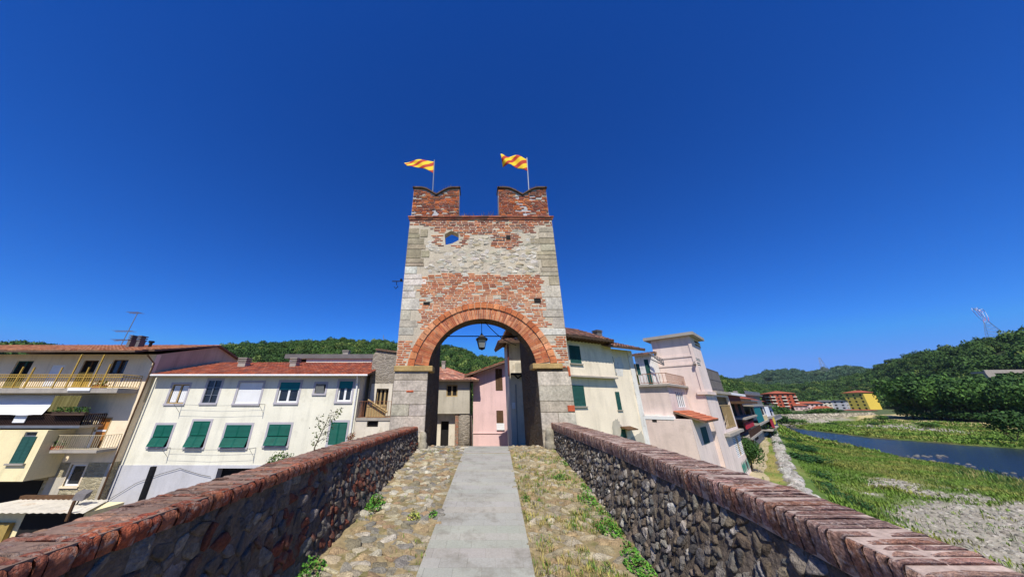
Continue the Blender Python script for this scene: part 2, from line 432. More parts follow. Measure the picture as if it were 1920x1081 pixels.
# water: one flat sheet inside the channel
def water():
    m, t, b = _new('river_water')
    b.inputs['Base Color'].default_value = (.014, .020, .034, 1); b.inputs['Roughness'].default_value = .16
    b.inputs['IOR'].default_value = 1.33
    tc = _n(t, 'ShaderNodeTexCoord').outputs['Object']
    mp = _n(t, 'ShaderNodeMapping'); mp.inputs['Scale'].default_value = (1, 1.6, 1); t.links.new(tc, mp.inputs[0])
    bn = _n(t, 'ShaderNodeBump'); bn.inputs['Strength'].default_value = 1.0; bn.inputs['Distance'].default_value = .22
    t.links.new(_noise(t, mp.outputs[0], 1.3, 4, .6), bn.inputs['Height']); t.links.new(bn.outputs[0], b.inputs['Normal'])
    mb = MB(); c = RIVER.mean(0)
    P = [(x + (x - c[0]) * .05 * 0, y, WATER) for x, y in RIVER]
    # grown outwards by two metres so that its edge lies under the banks
    out = []
    for i in range(len(P)):
        a, p, q = Vector(P[i - 1]), Vector(P[i]), Vector(P[(i + 1) % len(P)])
        tn = (q - a).normalized(); out.append(p + Vector((-tn.y, tn.x, 0)) * 1.2 * 1)
    mb.add([tuple(v) for v in out], [tuple(range(len(out)))])
    bm = bmesh.new(); me = bpy.data.meshes.new('river')
    vs = [bm.verts.new(p) for p in mb.v]; f = bm.faces.new(vs); bmesh.ops.triangulate(bm, faces=[f]); bm.normal_update()
    for f in bm.faces:
        if f.normal.z < 0: f.normal_flip()
    bm.to_mesh(me); bm.free(); me.materials.append(m)
    o = bpy.data.objects.new('river', me); COL.objects.link(o); tag(o, kind='structure')
water()
# rocks breaking the surface of the river
mb = MB()
for k in range(46):
    u = random.random(); px_ = random.choice([random.uniform(1700, 1780), random.uniform(1760, 1920), random.uniform(1560, 1920)])
    py_ = {0: random.uniform(852, 858)}.get(0) if px_ < 1780 and u < .5 else random.uniform(836, 845) + (px_ - 1560) * .13 + random.uniform(0, 10)
    p = atZ(px_, py_, WATER)
    if not in_poly(np.array([p[0]]), np.array([p[1]]), RIVER)[0]: continue
    r = random.uniform(.12, .4)
    mb.lathe([(r, -.2), (r * .9, .02), (r * .5, r * .35), (.02, r * .42)], 0, 0, 7, jit(S(116, 113, 104), .2))
    for i in range(28): v = mb.v[-28 + i]; mb.v[-28 + i] = (v[0] * random.uniform(.7, 1.5) + p[0], v[1] + p[1], v[2] + WATER)
tag(mb.build('river_rocks', MAT['rock'], None, True), kind='stuff')

# dirt path along the top of the bank
mb = MB(); PL = [(24, 28), (27.5, 32.2), (34.6, 39.4), (49.0, 54.0), (63.5, 70), (75, 84)]
for k in range(len(PL) - 1):
    for s_ in range(5):
        def at(t):
            a, b = Vector(PL[k]), Vector(PL[k + 1]); p = a.lerp(b, t); tn = (b - a).normalized(); nn = Vector((tn.y, -tn.x)); wd = .55 + .12 * math.sin(p.y * 1.3)
            return (p.x - nn.x * wd, p.y - nn.y * wd, TOWN + .03), (p.x + nn.x * wd, p.y + nn.y * wd, TOWN + .03)
        a0, b0 = at(s_ / 5); a1, b1 = at((s_ + 1) / 5)
        mb.quad(a0, b0, b1, a1, S(178, 164, 130))
tag(mb.build('dirt_path', MAT['ground']), kind='structure')

# ---------------------------------------------------------------- hills
def hill(name, pts, h0, mat, col, behind=220, ntreetop=7.0, nt_=26):
    """pts: (photo x, photo y of the wooded skyline, range of the foot, range of the ridge)"""
    xs = [p[0] for p in pts]; N = max(60, int((xs[-1] - xs[0]) / 6))
    X = np.linspace(xs[0], xs[-1], N)
    sy, r0, r1 = (np.interp(X, xs, [p[k] for p in pts]) for k in (1, 2, 3))
    T = np.concatenate([np.linspace(0, 1, nt_), [1.15, 1.5]])
    gx = np.zeros((N, len(T))); gy = gx.copy(); gz = gx.copy()
    for i in range(N):
        d = ray(X[i], sy[i]); h = math.hypot(d[0], d[1])
        zr = 1.6 + d[2] / h * r1[i] - ntreetop
        for j, t in enumerate(T):
            rr = r0[i] + (r1[i] - r0[i]) * t
            gx[i, j] = d[0] / h * rr; gy[i, j] = d[1] / h * rr
            s = t if t <= 1 else 1 - (t - 1) * .9
            gz[i, j] = h0 + (zr - h0) * (.35 * s + .65 * s * s * (3 - 2 * s))
    gz += (fbm(gx, gy, 60, 5) - .5) * 10 * np.clip(T * (1.02 - T), 0, 1)[None, :] * 4 * .8
    C = np.ones((N, len(T), 3)) * np.array(col)
    tag(grid_mesh(name, gx, gy, gz, C, mat), kind='structure')
    return gx, gy, gz
SOIL = S(52, 66, 30)
H_BACK = [(-420, 640, 110, 300), (-150, 642, 110, 320), (0, 641, 115, 330), (60, 641, 115, 330), (130, 650, 120, 330), (200, 652, 120, 330), (300, 652, 120, 330), (400, 651, 120, 320), (440, 646, 120, 320), (520, 643, 120, 320), (580, 637, 120, 320), (620, 634, 120, 320), (680, 637, 120, 320), (740, 641, 120, 320),
          (790, 643, 120, 320), (830, 647, 120, 320), (860, 651, 120, 320), (885, 661, 125, 320), (905, 667, 130, 320), (950, 668, 130, 330), (1000, 672, 140, 340), (1100, 682, 160, 360), (1250, 694, 200, 420), (1345, 702, 260, 480), (1380, 712, 330, 560), (1420, 718, 420, 650)]
H_RIGHT = [(1395, 714, 520, 760), (1440, 717, 560, 820), (1500, 715, 600, 850), (1545, 711, 600, 850), (1580, 703, 600, 850), (1620, 692, 590, 840), (1640, 683, 570, 820), (1660, 673, 540, 780), (1700, 660, 430, 700), (1750, 650, 330, 620), (1800, 640, 300, 570), (1850, 628, 290, 540), (1920, 612, 270, 520), (2050, 596, 260, 520), (2400, 560, 250, 560)]
H_FAR = [(1250, 716, 1000, 1500), (1330, 712, 1000, 1500), (1390, 704, 1000, 1600), (1440, 691, 1000, 1600), (1480, 688, 1000, 1600), (1520, 693, 1000, 1600), (1545, 686, 1000, 1600), (1575, 682, 1000, 1600), (1600, 682, 1000, 1600), (1640, 690, 1000, 1600), (1720, 700, 1000, 1600)]
MAT['soil'] = M('wooded_soil', None, .95, (.02, .2), (.3, .2), 0, None)
hb = hill('hill', H_BACK, TOWN, MAT['soil'], SOIL)
hr = hill('hill', H_RIGHT, TOWN, MAT['soil'], SOIL, ntreetop=12)
hf = hill('hill', H_FAR, 0, MAT['soil'], SOIL, ntreetop=20)

def crown_proto(nq, seed, rx=1.0, rz=.9, q=.115):
    """leaf clumps on a lumpy crown of unit radius: quads (n,4,3) and a light value each"""
    r = np.random.default_rng(seed)
    L = [(np.zeros(3), 1.0)] + [(np.array([math.cos(a) * r.uniform(.35, .6), math.sin(a) * r.uniform(.35, .6), r.uniform(-.35, .5)]), r.uniform(.4, .62)) for a in r.uniform(0, 6.28, 7)]
    V = np.zeros((nq, 4, 3)); val = np.zeros(nq)
    for k in range(nq):
        c, rad = L[r.integers(0, len(L))] if k % 3 else L[0]
        d = r.normal(size=3); d[2] = d[2] * .8 + .25; d /= np.linalg.norm(d)
        rr = rad * (.72 if c is L[0][0] else 1.0) * r.uniform(.72, 1.02)
        p = c + d * rr; p[0] *= rx; p[1] *= rx; p[2] *= rz
        n = d + r.normal(size=3) * .55; n /= np.linalg.norm(n)
        a = np.cross(n, r.normal(size=3)); a /= np.linalg.norm(a); b = np.cross(n, a)
        s = q * r.uniform(.6, 1.2); s2 = s * r.uniform(.5, .9)
        V[k] = [p - a * s - b * s2 * .3, p + b * s2 * -1 + a * s * .1, p + a * s + b * s2 * .2, p + b * s2]
        val[k] = r.uniform(.72, 1.25)
    return V, val
PROTO = [crown_proto(520, 100 + k) for k in range(6)]
def forest(name, G, per_m2, size, cols, px_lo=None, front=0.0, keep=None):
    gx, gy, gz = G
    a, b = gx.shape
    QV, QC = [], []
    P00 = np.stack([gx[:-1, :-1], gy[:-1, :-1], gz[:-1, :-1]], -1); P10 = np.stack([gx[1:, :-1], gy[1:, :-1], gz[1:, :-1]], -1)
    P01 = np.stack([gx[:-1, 1:], gy[:-1, 1:], gz[:-1, 1:]], -1); P11 = np.stack([gx[1:, 1:], gy[1:, 1:], gz[1:, 1:]], -1)
    A = np.linalg.norm(np.cross(P10 - P00, P01 - P00), axis=-1)
    A[:, -1] = 0
    cnt = rng.poisson(A * per_m2)
    for i, j in zip(*np.nonzero(cnt)):
        for _ in range(cnt[i, j]):
            u, v = rng.random(2)
            p = (P00[i, j] * (1 - u) + P10[i, j] * u) * (1 - v) + (P01[i, j] * (1 - u) + P11[i, j] * u) * v
            if keep is not None and not keep(p): continue
            V, val = PROTO[rng.integers(0, 6)]
            s = size * rng.uniform(.65, 1.3); an = rng.uniform(0, 6.28); c_, s_ = math.cos(an), math.sin(an)
            tall = rng.uniform(.85, 1.35)
            W = V * s
            QV.append(np.stack([W[..., 0] * c_ - W[..., 1] * s_ + p[0], W[..., 0] * s_ + W[..., 1] * c_ + p[1], W[..., 2] * tall + p[2] + s * .75], -1))
            g = fbm(np.array([p[0]]), np.array([p[1]]), 45, 77)[0]
            base = np.array(cols[0]) * (1 - g) + np.array(cols[1]) * g
            if rng.random() < .12: base = np.array(cols[2])
            base = base * rng.uniform(.75, 1.25)
            QC.append(base[None, :] * val[:, None])
    return tag(np_quads(name, np.concatenate(QV), np.concatenate(QC), MAT['leaf']), kind='stuff')
FC = [S(46, 76, 30), S(76, 104, 42), S(104, 122, 56)]
forest('forest', hb, .036, 3.9, FC)
forest('forest', hr, .015, 5.6, FC, keep=lambda p: math.hypot(p[0], p[1]) < 900)
forest('forest', hf, .0045, 9.0, [S(56, 84, 56), S(74, 100, 66), S(92, 112, 74)])  # far crowns tinted bluer: distance haze put into the leaf colours

# ================================================================ BRIDGE
TF, TD = 11.0, 3.7                      # front of the gate tower and its depth
def zdeck(y):
    if y < TF - .8: return -.43 + .1 * (y - 4.69)
    if y < TF + .3: return .151 + .03 * sstep(TF - .8, TF + .3, y)
    return .181 - .15 * (y - TF - .3)
def lerpt(y, T):
    return float(np.interp(y, [t[0] for t in T], [t[1] for t in T]))
LBX = [(-4, -2.45), (2, -2.3), (4.7, -2.18), (6.6, -2.02), (11, -1.86), (30, -1.6)]       # foot of the left wall
LTX = [(-4, -2.5), (1.8, -2.3), (6.2, -2.27), (8.5, -2.12), (11.0, -1.92)]                # inner top edge of the left wall
RBX = [(-4, 1.9), (3, 2.2), (4.7, 2.32), (5.7, 2.4), (7.7, 2.58), (11, 2.68), (30, 3.2)]
RTX = [(-4, 2.05), (1.9, 2.48), (2.3, 2.55), (3.4, 2.64), (6.6, 2.76), (11.0, 2.70)]
RTZ = [(-4, .50), (1.9, .68), (2.3, .73), (3.4, .80), (6.6, .88), (11.0, .98)]
PLX = lambda y: -.72 + (y - 4.69) * .068
PRX = lambda y: .775 + (y - 4.69) * .068

def clip_poly(P, m, n):
    out = []
    for i in range(len(P)):
        a, b = P[i], P[(i + 1) % len(P)]
        da = (a[0] - m[0]) * n[0] + (a[1] - m[1]) * n[1]; db = (b[0] - m[0]) * n[0] + (b[1] - m[1]) * n[1]
        if da <= 0: out.append(a)
        if (da < 0 < db) or (db < 0 < da):
            t = da / (da - db); out.append((a[0] + (b[0] - a[0]) * t, a[1] + (b[1] - a[1]) * t))
    return out
def cells(seeds, ax, ay, rad=3.2):
    """Voronoi cells of seeds measured in units of the mean stone (ax by ay)"""
    P = [(x / ax, y / ay) for x, y in seeds]
    grid = {}
    for i, p in enumerate(P): grid.setdefault((int(math.floor(p[0])), int(math.floor(p[1]))), []).append(i)
    res = []
    for i, p in enumerate(P):
        gx, gy = int(math.floor(p[0])), int(math.floor(p[1]))
        nb = [j for dx in range(-2, 3) for dy in range(-2, 3) for j in grid.get((gx + dx, gy + dy), ()) if j != i]
        nb.sort(key=lambda j: (P[j][0] - p[0]) ** 2 + (P[j][1] - p[1]) ** 2)
        Q = [(p[0] - .95, p[1] - .95), (p[0] + .95, p[1] - .95), (p[0] + .95, p[1] + .95), (p[0] - .95, p[1] + .95)]
        for j in nb[:14]:
            q = P[j]; Q = clip_poly(Q, ((p[0] + q[0]) / 2, (p[1] + q[1]) / 2), (q[0] - p[0], q[1] - p[1]))
            if len(Q) < 3: break
        if len(Q) >= 3: res.append((seeds[i], [(x * ax, y * ay) for x, y in Q]))
    return res
def jitter_grid(u0, u1, v0, v1, du, dv, j=.42):
    out = []; row = 0; v = v0
    while v < v1:
        u = u0 + (row % 2) * du * .5
        while u < u1:
            out.append((u + random.uniform(-j, j) * du, v + random.uniform(-j, j) * dv)); u += du
        v += dv; row += 1
    return out
def stones(mb, cl, mapf, colf, gap, h, flat=.72, rough=.3, keep=None, cut=.22, hmin=.55):
    """rounded stones: each cell shrunk, its corners cut, domed to height h along the surface"""
    for (sx, sy), P in cl:
        if keep and not keep(sx, sy): continue
        n = len(P); cx = sum(p[0] for p in P) / n; cy = sum(p[1] for p in P) / n
        size = max(1e-3, sum(math.hypot(p[0] - cx, p[1] - cy) for p in P) / n)
        if size < gap * 1.3: continue
        k = 1 - gap / size
        Q = []
        for i in range(n):
            a, b = P[i], P[(i + 1) % n]
            for t in (cut, 1 - cut): Q.append((cx + (a[0] + (b[0] - a[0]) * t - cx) * k, cy + (a[1] + (b[1] - a[1]) * t - cy) * k))
        m = len(Q); hh = h * random.uniform(hmin, 1.25); tx, ty = random.uniform(-.25, .25) * rough, random.uniform(-.25, .25) * rough
        vs = []
        for sc, hz in ((1.0, -.3), (.97, .55), (.86, .88), (flat * .7, 1.0)):
            for q in Q:
                u, v = cx + (q[0] - cx) * sc, cy + (q[1] - cy) * sc
                dz = hh * hz + ((q[0] - cx) * tx + (q[1] - cy) * ty) * (1 if hz > 0 else 0)
                if hz > .5: dz += random.uniform(-1, 1) * h * .10 * rough * 2
                vs.append(mapf(u, v, dz))
        vs.append(mapf(cx, cy, hh * 1.03))
        fs = [(r * m + i, r * m + (i + 1) % m, (r + 1) * m + (i + 1) % m, (r + 1) * m + i) for r in range(3) for i in range(m)]
        fs += [(3 * m + i, 3 * m + (i + 1) % m, 4 * m) for i in range(m)]
        mb.add(vs, fs, colf(sx, sy))

# deck: mortar bed with sides, then cobbles, then the paved strip
mb = MB(); YS = list(np.arange(-4, TF - .9, .5)) + list(np.arange(TF - .8, TF + TD, .25)) + list(np.arange(TF + TD, 40, 1.5))
for a, b in zip(YS[:-1], YS[1:]):
    la, lb, ra, rb = (lerpt(a, LBX) - .25, lerpt(b, LBX) - .25, lerpt(a, RBX) + .25, lerpt(b, RBX) + .25)
    za, zb = zdeck(a), zdeck(b)
    if a >= TF + TD: la, lb, ra, rb = -4.2, -4.2, 4.2, 4.2
    mb.quad((la, a, za), (ra, a, za), (rb, b, zb), (lb, b, zb))
    mb.quad((la, a, -7.5), (la, a, za), (lb, b, zb), (lb, b, -7.5)); mb.quad((ra, a, za), (ra, a, -7.5), (rb, b, -7.5), (rb, b, zb))
tag(mb.build('bridge_deck', MAT['joint']), kind='structure')
CB = [S(184, 168, 132), S(160, 150, 128), S(196, 184, 152), S(142, 136, 126), S(172, 142, 96), S(120, 116, 112), S(204, 196, 176), S(160, 124, 84), S(128, 118, 90)]
mb = MB()
seeds = jitter_grid(-2.6, 3.2, 2.2, TF + 1.4, .20, .095, .5)
def cobcol(x, y):
    c = mix(jit(random.choice(CB), .22), S(152, 146, 126), .36)
    if x > 0: c = mix(c, S(176, 156, 112), .3)
    return c
def cobkeep(x, y):
    if PLX(y) - .06 < x < PRX(y) + .06: return False
    if not (lerpt(y, LBX) < x < lerpt(y, RBX)): return False
    if x > 0 and random.random() < .10: return False
    return random.random() > .03
skew = lambda u, v: (u + .35 * (fbm(np.array([u + 20.0]), np.array([v]), 1.3, 71)[0] - .5), v + .32 * (fbm(np.array([u + 40.0]), np.array([v]), .9, 72)[0] - .5))
seeds = [skew(*q) for q in seeds if random.random() > .24]
stones(mb, cells(seeds, .23, .11), lambda u, v, h: (u, v, zdeck(v) - .004 + h), cobcol, .004, .026, flat=.86, rough=1.3, keep=cobkeep, cut=.17, hmin=.25)
seeds = jitter_grid(-2.0, 2.9, TF + 1.4, TF + TD + .8, .3, .2)
stones(mb, cells(seeds, .3, .2), lambda u, v, h: (u, v, zdeck(v) + .004 + h), cobcol, .014, .03, rough=.5, keep=cobkeep)
MAT['cobble'] = M('worn_cobble', None, .9, (8, .35), (55, .4), 0, (40, 1.0, .03), dirt=(S(138, 129, 106), 3.2, .60))
tag(mb.build('cobbles', MAT['cobble'], None, True), kind='structure')
mb = MB(); y = 1.6; row = 0
while y < TF + TD + .4:
    d = random.uniform(.19, .24); n = 4  # courses of the paved strip
    x0, x1 = PLX(y), PRX(y); off = (row % 2) * .5 + random.uniform(-.1, .1)
    cuts = [0.0] + [max(.04, min(.96, (k + off + .25) / n)) for k in range(n)] + [1.0]
    base = jit(S(158, 156, 145), .012)
    for a, b in zip(cuts[:-1], cuts[1:]):
        if b - a < .03: continue
        g = .0018; c = jit(base, .035, .006); hz = random.uniform(-.002, .002)
        xa, xb = x0 + (x1 - x0) * a + g, x0 + (x1 - x0) * b - g
        z0, z1 = zdeck(y) + .028 + hz, zdeck(y + d) + .028 + hz
        sh = .068 * d
        mb.add([(xa, y + g, z0), (xb, y + g, z0), (xb + sh, y + d - g, z1), (xa + sh, y + d - g, z1), (xa, y + g, z0 - .05), (xb, y + g, z0 - .05), (xb + sh, y + d - g, z1 - .05), (xa + sh, y + d - g, z1 - .05)],
               [(0, 1, 2, 3), (4, 5, 1, 0), (5, 6, 2, 1), (7, 4, 0, 3), (6, 7, 3, 2)], c)
    y += d; row += 1
# bed between the slabs
for a, b in zip(np.arange(1.6, TF + TD, .6), np.arange(2.2, TF + TD + .6, .6)):
    mb.quad((PLX(a), a, zdeck(a) + .022), (PRX(a), a, zdeck(a) + .022), (PRX(b), b, zdeck(b) + .022), (PLX(b), b, zdeck(b) + .022), S(140, 138, 130))
MAT['slab'] = M('paving_slab', None, .8, (1.2, .10), (40, .12), 0, (60, .3, .004), dirt=(S(128, 124, 112), 2.2, .55))
tag(mb.build('paved_path', MAT['slab']), kind='structure')

def parapet(side, label, bx, tx, tz, capz, capw, red):
    s = side                                   # +1: right wall (its inner face looks to the left), -1: left wall
    root = empty('stone_parapet', (0, 0, 0), 0, label, 'parapet')
    y0, y1 = -2.5, TF - .02
    base = lambda y: lerpt(y, bx)
    top = lambda y: lerpt(y, tx) + s * .045     # wall face sits a little behind the coping's edge
    zt = lambda y: tz(y) - capz
    core = MB(); Y = np.arange(y0, y1 + .01, (y1 - y0) / 40)
    for a, b in zip(Y[:-1], Y[1:]):
        za, zb = zdeck(a) - .1, zdeck(b) - .1
        core.quad((base(a), a, za), (base(b), b, zb), (top(b), b, zt(b)), (top(a), a, zt(a)))
        oa, ob = top(a) + s * (capw - .09), top(b) + s * (capw - .09)
        core.quad((oa, a, -7), (ob, b, -7), (ob, b, zt(b)), (oa, a, zt(a)))
        core.quad((top(a), a, zt(a)), (top(b), b, zt(b)), (ob, b, zt(b)), (oa, a, zt(a)))
    core.quad((base(y0), y0, -2), (top(y0), y0, zt(y0)), (top(y0) + s * (capw - .09), y0, zt(y0)), (top(y0) + s * (capw - .09), y0, -7))
    core.build('mortar_core', MAT['wallmortar'], root)
    # stones of the inner face
    st = MB()
    def mp(u, v, h):
        za = zdeck(u) - .06; zb = zt(u)
        t = v
        x = base(u) + (top(u) - base(u)) * t; h -= .010 if s > 0 else .005; return (x - s * h, u, za + (zb - za) * t)
    G = [S(112, 108, 102), S(134, 128, 118), S(92, 90, 88), S(146, 138, 124), S(76, 72, 70), S(114, 102, 86), S(172, 164, 152), S(100, 92, 80), S(92, 80, 66)]
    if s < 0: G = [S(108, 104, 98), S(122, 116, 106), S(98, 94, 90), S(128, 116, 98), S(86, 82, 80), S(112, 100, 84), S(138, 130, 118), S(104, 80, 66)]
    def cf(u, v):
        if red and random.random() < .55 and fbm(np.array([u * 1.0]), np.array([v * 1.3]), .55, 91)[0] > .57: return jit(S(116, 66, 50), .25)
        return jit(random.choice(G), .22)
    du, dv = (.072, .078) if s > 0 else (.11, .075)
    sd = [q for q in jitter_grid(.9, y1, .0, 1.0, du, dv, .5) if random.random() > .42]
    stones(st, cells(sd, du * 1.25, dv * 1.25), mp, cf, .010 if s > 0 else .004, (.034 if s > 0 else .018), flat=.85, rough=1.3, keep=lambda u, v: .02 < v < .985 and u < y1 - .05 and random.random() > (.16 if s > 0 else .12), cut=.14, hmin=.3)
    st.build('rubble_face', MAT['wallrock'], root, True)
    # brick coping: bricks laid across the wall, each worn round at the inner edge
    cp = MB(); y = .2
    bedm = MB()
    bo = .034 if s < 0 else .012
    while y < y1 - .02:
        wdt = random.uniform(.05, .135) if s < 0 else random.uniform(.05, .115)
        wdt = min(wdt, y1 - y); ins = random.uniform(-.008, .012) * (1 if s < 0 else .5); zz = tz(y + wdt / 2) + (random.uniform(-.006, .005) if s < 0 else random.uniform(-.0025, .0025))
        nose = jit(random.choice([S(158, 84, 56), S(146, 78, 54), S(166, 96, 66), S(138, 80, 60), S(154, 96, 72)]), .14)
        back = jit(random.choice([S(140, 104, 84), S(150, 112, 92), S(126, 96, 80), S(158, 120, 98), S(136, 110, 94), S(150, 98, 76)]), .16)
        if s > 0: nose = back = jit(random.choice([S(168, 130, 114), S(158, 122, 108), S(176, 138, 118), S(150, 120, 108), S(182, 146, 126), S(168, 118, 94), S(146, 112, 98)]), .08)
        if s < 0:
            cutp = random.uniform(.20, .34); c2_ = random.uniform(.55, .75)
            runs = ((0.0, cutp), (cutp + .008, c2_), (c2_ + .008, 1.0))
        else: runs = ((0.0, random.uniform(.44, .56)),) if random.random() < .5 else ((0.0, .985),)
        if s > 0 and runs[0][1] < .9: runs = (runs[0], (runs[0][1] + .008, 1.0))
        for part, (f0, f1) in enumerate(runs):
            c0 = nose if part == 0 else jit(back, .12)
            if f1 - f0 < .1: continue
            xa, xb = f0 * capw + (ins if part == 0 else 0), f1 * capw
            drop = 0 if part == 0 else random.uniform(-.008, .006) * (1 if s < 0 else .3)
            r = .045 if s < 0 else .03; g = .0025 if s < 0 else .003
            prof = [(xa + .008, -capz + .006)]
            if part == 0: prof += [(xa - .002, -capz * .55), (xa, -r), (xa + r * .3, -r * .35), (xa + r, -.003)]
            else: prof += [(xa, -.01), (xa + .01, 0)]
            prof += [((xa + xb) / 2, random.uniform(-.004, .006)), (xb - .01, -.001), (xb, -.012), (xb, -capz + .006)]
            m = len(prof); ny = 5; vs = []
            for k in range(ny):
                t = k / (ny - 1); yy = y + g + (wdt - 2 * g) * t
                e = (.008 if s < 0 else .0015) * (2 * t - 1) ** 4                         # rounded arrises
                X0 = lerpt(yy, tx)
                for (px_, pz) in prof:
                    nz = mnoise.noise(Vector((px_ * 9 + 3.1 * s, yy * 9, pz * 9))) * .011
                    vs.append((X0 + s * (px_ + e * (1 if px_ < xa + .02 else 0) + nz), yy, zz + drop + pz - (e if pz > -.03 else 0) + nz * .8))
            fs = [(k * m + i, k * m + i + 1, (k + 1) * m + i + 1, (k + 1) * m + i) for k in range(ny - 1) for i in range(m - 1)]
            fs += [tuple(range(m)), tuple(range(ny * m - 1, (ny - 1) * m - 1, -1))]
            if s < 0: fs = [tuple(reversed(f)) for f in fs]
            cp.add(vs, fs, jit(c0, .06))
        bedm.quad((lerpt(y, tx) + s * .03, y, tz(y) - (.007 if s < 0 else .0035)), (lerpt(y, tx) + s * (capw - .02), y, tz(y) - (.007 if s < 0 else .0035)), (lerpt(y + wdt, tx) + s * (capw - .02), y + wdt, tz(y + wdt) - (.007 if s < 0 else .0035)), (lerpt(y + wdt, tx) + s * .03, y + wdt, tz(y + wdt) - (.007 if s < 0 else .0035)))
        bedm.quad((lerpt(y, tx) + s * bo, y, tz(y) - .035), (lerpt(y, tx) + s * bo, y, tz(y) - capz), (lerpt(y + wdt, tx) + s * bo, y + wdt, tz(y + wdt) - capz), (lerpt(y + wdt, tx) + s * bo, y + wdt, tz(y + wdt) - .035)); bedm.quad((lerpt(y, tx) + s * bo, y, tz(y) - .035), (lerpt(y, tx) + s * .03, y, tz(y) - (.007 if s < 0 else .0035)), (lerpt(y + wdt, tx) + s * .03, y + wdt, tz(y + wdt) - (.007 if s < 0 else .0035)), (lerpt(y + wdt, tx) + s * bo, y + wdt, tz(y + wdt) - .035))
        y += wdt
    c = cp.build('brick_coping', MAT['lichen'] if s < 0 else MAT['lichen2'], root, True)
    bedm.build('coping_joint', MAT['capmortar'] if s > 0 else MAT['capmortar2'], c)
    return root
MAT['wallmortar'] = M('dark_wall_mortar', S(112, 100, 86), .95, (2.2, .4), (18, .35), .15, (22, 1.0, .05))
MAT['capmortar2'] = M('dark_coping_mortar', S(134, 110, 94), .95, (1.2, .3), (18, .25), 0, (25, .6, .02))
MAT['capmortar'] = M('coping_mortar', S(174, 154, 140), .95, (1.6, .3), (18, .25), 0, (25, .6, .02))
parapet(-1, 'left bridge parapet of dark rubble with rounded red brick coping beside the white house', LBX, LTX, lambda y: .85, .135, .50, True)
parapet(+1, 'right bridge parapet of protruding grey cobblestones under a flat worn brick coping, towards the river', RBX, RTX, lambda y: lerpt(y, RTZ), .235, .62, False)

# ================================================================ GATE TOWER
tower = empty('gate_tower', (.335, TF, 0), 0, 'medieval stone and brick gate tower with arched passage and two swallowtail merlons', 'tower')
TX0, TX1 = -2.94, 3.61
AX, ARCH_Z, AR = .34, 2.68, 2.05            # centre and radius of the arch
OPX0, OPX1 = -1.70, 2.38
RING2 = AR + .70
def rth(a): return .66 + .14 * (1 - math.sin(a))     # the ring is a little thicker at its feet
ZSTR = 9.50
IMPZ = 2.85
tl = lambda p: (p[0] - .335, p[1] - TF, p[2])
def arch_z(x):
    d = AR ** 2 - (x - AX) ** 2
    return ARCH_Z + math.sqrt(max(0, d))
def px2xz(px_, py_, Y=TF): p = atY(px_, py_, Y); return p[0], p[2]
HEX = [px2xz(*q) for q in [(834, 439), (846, 432), (860, 438), (860, 450), (848, 456), (835, 459)]]
def columns(mb, xs, f, y0, y1, off=(0, 0, 0), ends=True):
    """solid made of upright strips; f(x, side) gives its (low, high) runs just right (side=+1) or left (-1) of x"""
    ox, oy, oz = off
    for a, b in zip(xs[:-1], xs[1:]):
        A, B = f(a, 1), f(b, -1)
        for (l0, h0), (l1, h1) in zip(A, B):
            p = [(a, l0), (b, l1), (b, h1), (a, h0)]
            mb.add([(x + ox, y0 + oy, z + oz) for x, z in p] + [(x + ox, y1 + oy, z + oz) for x, z in p],
                   [(0, 1, 2, 3), (7, 6, 5, 4), (4, 5, 1, 0), (3, 2, 6, 7)])
    for x, sd in ((xs[0], 1), (xs[-1], -1)):
        for l, h in f(x, sd):
            mb.add([(x + ox, y0 + oy, l + oz), (x + ox, y1 + oy, l + oz), (x + ox, y1 + oy, h + oz), (x + ox, y0 + oy, h + oz)], [(0, 1, 2, 3)])
def hex_lo_hi(x):
    lo, hi = [], []
    zs = []
    for i in range(6):
        (xa, za), (xb, zb) = HEX[i], HEX[(i + 1) % 6]
        if min(xa, xb) <= x <= max(xa, xb) and abs(xa - xb) > 1e-6: zs.append(za + (zb - za) * (x - xa) / (xb - xa))
    return (min(zs), max(zs)) if len(zs) >= 2 else None
mb = MB(); O = (-.335, -TF, 0)
arc_x = [AX + AR * math.cos(t) for t in np.linspace(math.pi - .02, .02, 44)]
arc_x = sorted(set([round(max(OPX0, min(OPX1, x)), 4) for x in arc_x]))
ZT = 5.75
def low(x, sd):
    xm = x + sd * 1e-4
    return [(arch_z(x) if OPX0 < xm < OPX1 else -5.2, ZT)]
columns(mb, sorted(set([TX0, OPX0, OPX1, TX1] + arc_x)), low, TF, TF + .78, O)
for xa, xb in ((TX0, OPX0), (OPX1, TX1)): mb.box(xa - .335, xb - .335, .78, TD, -5.2, 5.7)
for x in (OPX0, OPX1):
    z1 = arch_z(x)
    mb.add([tl((x, TF, -5.2)), tl((x, TF + .78, -5.2)), tl((x, TF + .78, z1)), tl((x, TF, z1))], [(0, 1, 2, 3)])
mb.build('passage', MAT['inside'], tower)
mb = MB()
hx0, hx1 = min(h[0] for h in HEX), max(h[0] for h in HEX)
def high(x, sd):
    xm = x + sd * 1e-3
    if hx0 < xm < hx1:
        r = hex_lo_hi(xm); return [(ZT, r[0]), (r[1], ZSTR)]
    return [(ZT, ZSTR)]
columns(mb, sorted(set([TX0, TX1] + [round(h[0], 4) for h in HEX])), high, TF, TF + .34, O)
for i in range(6):
    (xa, za), (xb, zb) = HEX[i], HEX[(i + 1) % 6]
    mb.add([tl((xa, TF, za)), tl((xb, TF, zb)), tl((xb, TF + .34, zb)), tl((xa, TF + .34, za))], [(0, 1, 2, 3)])
mb.build('upper_wall', MAT['palemortar'], tower)
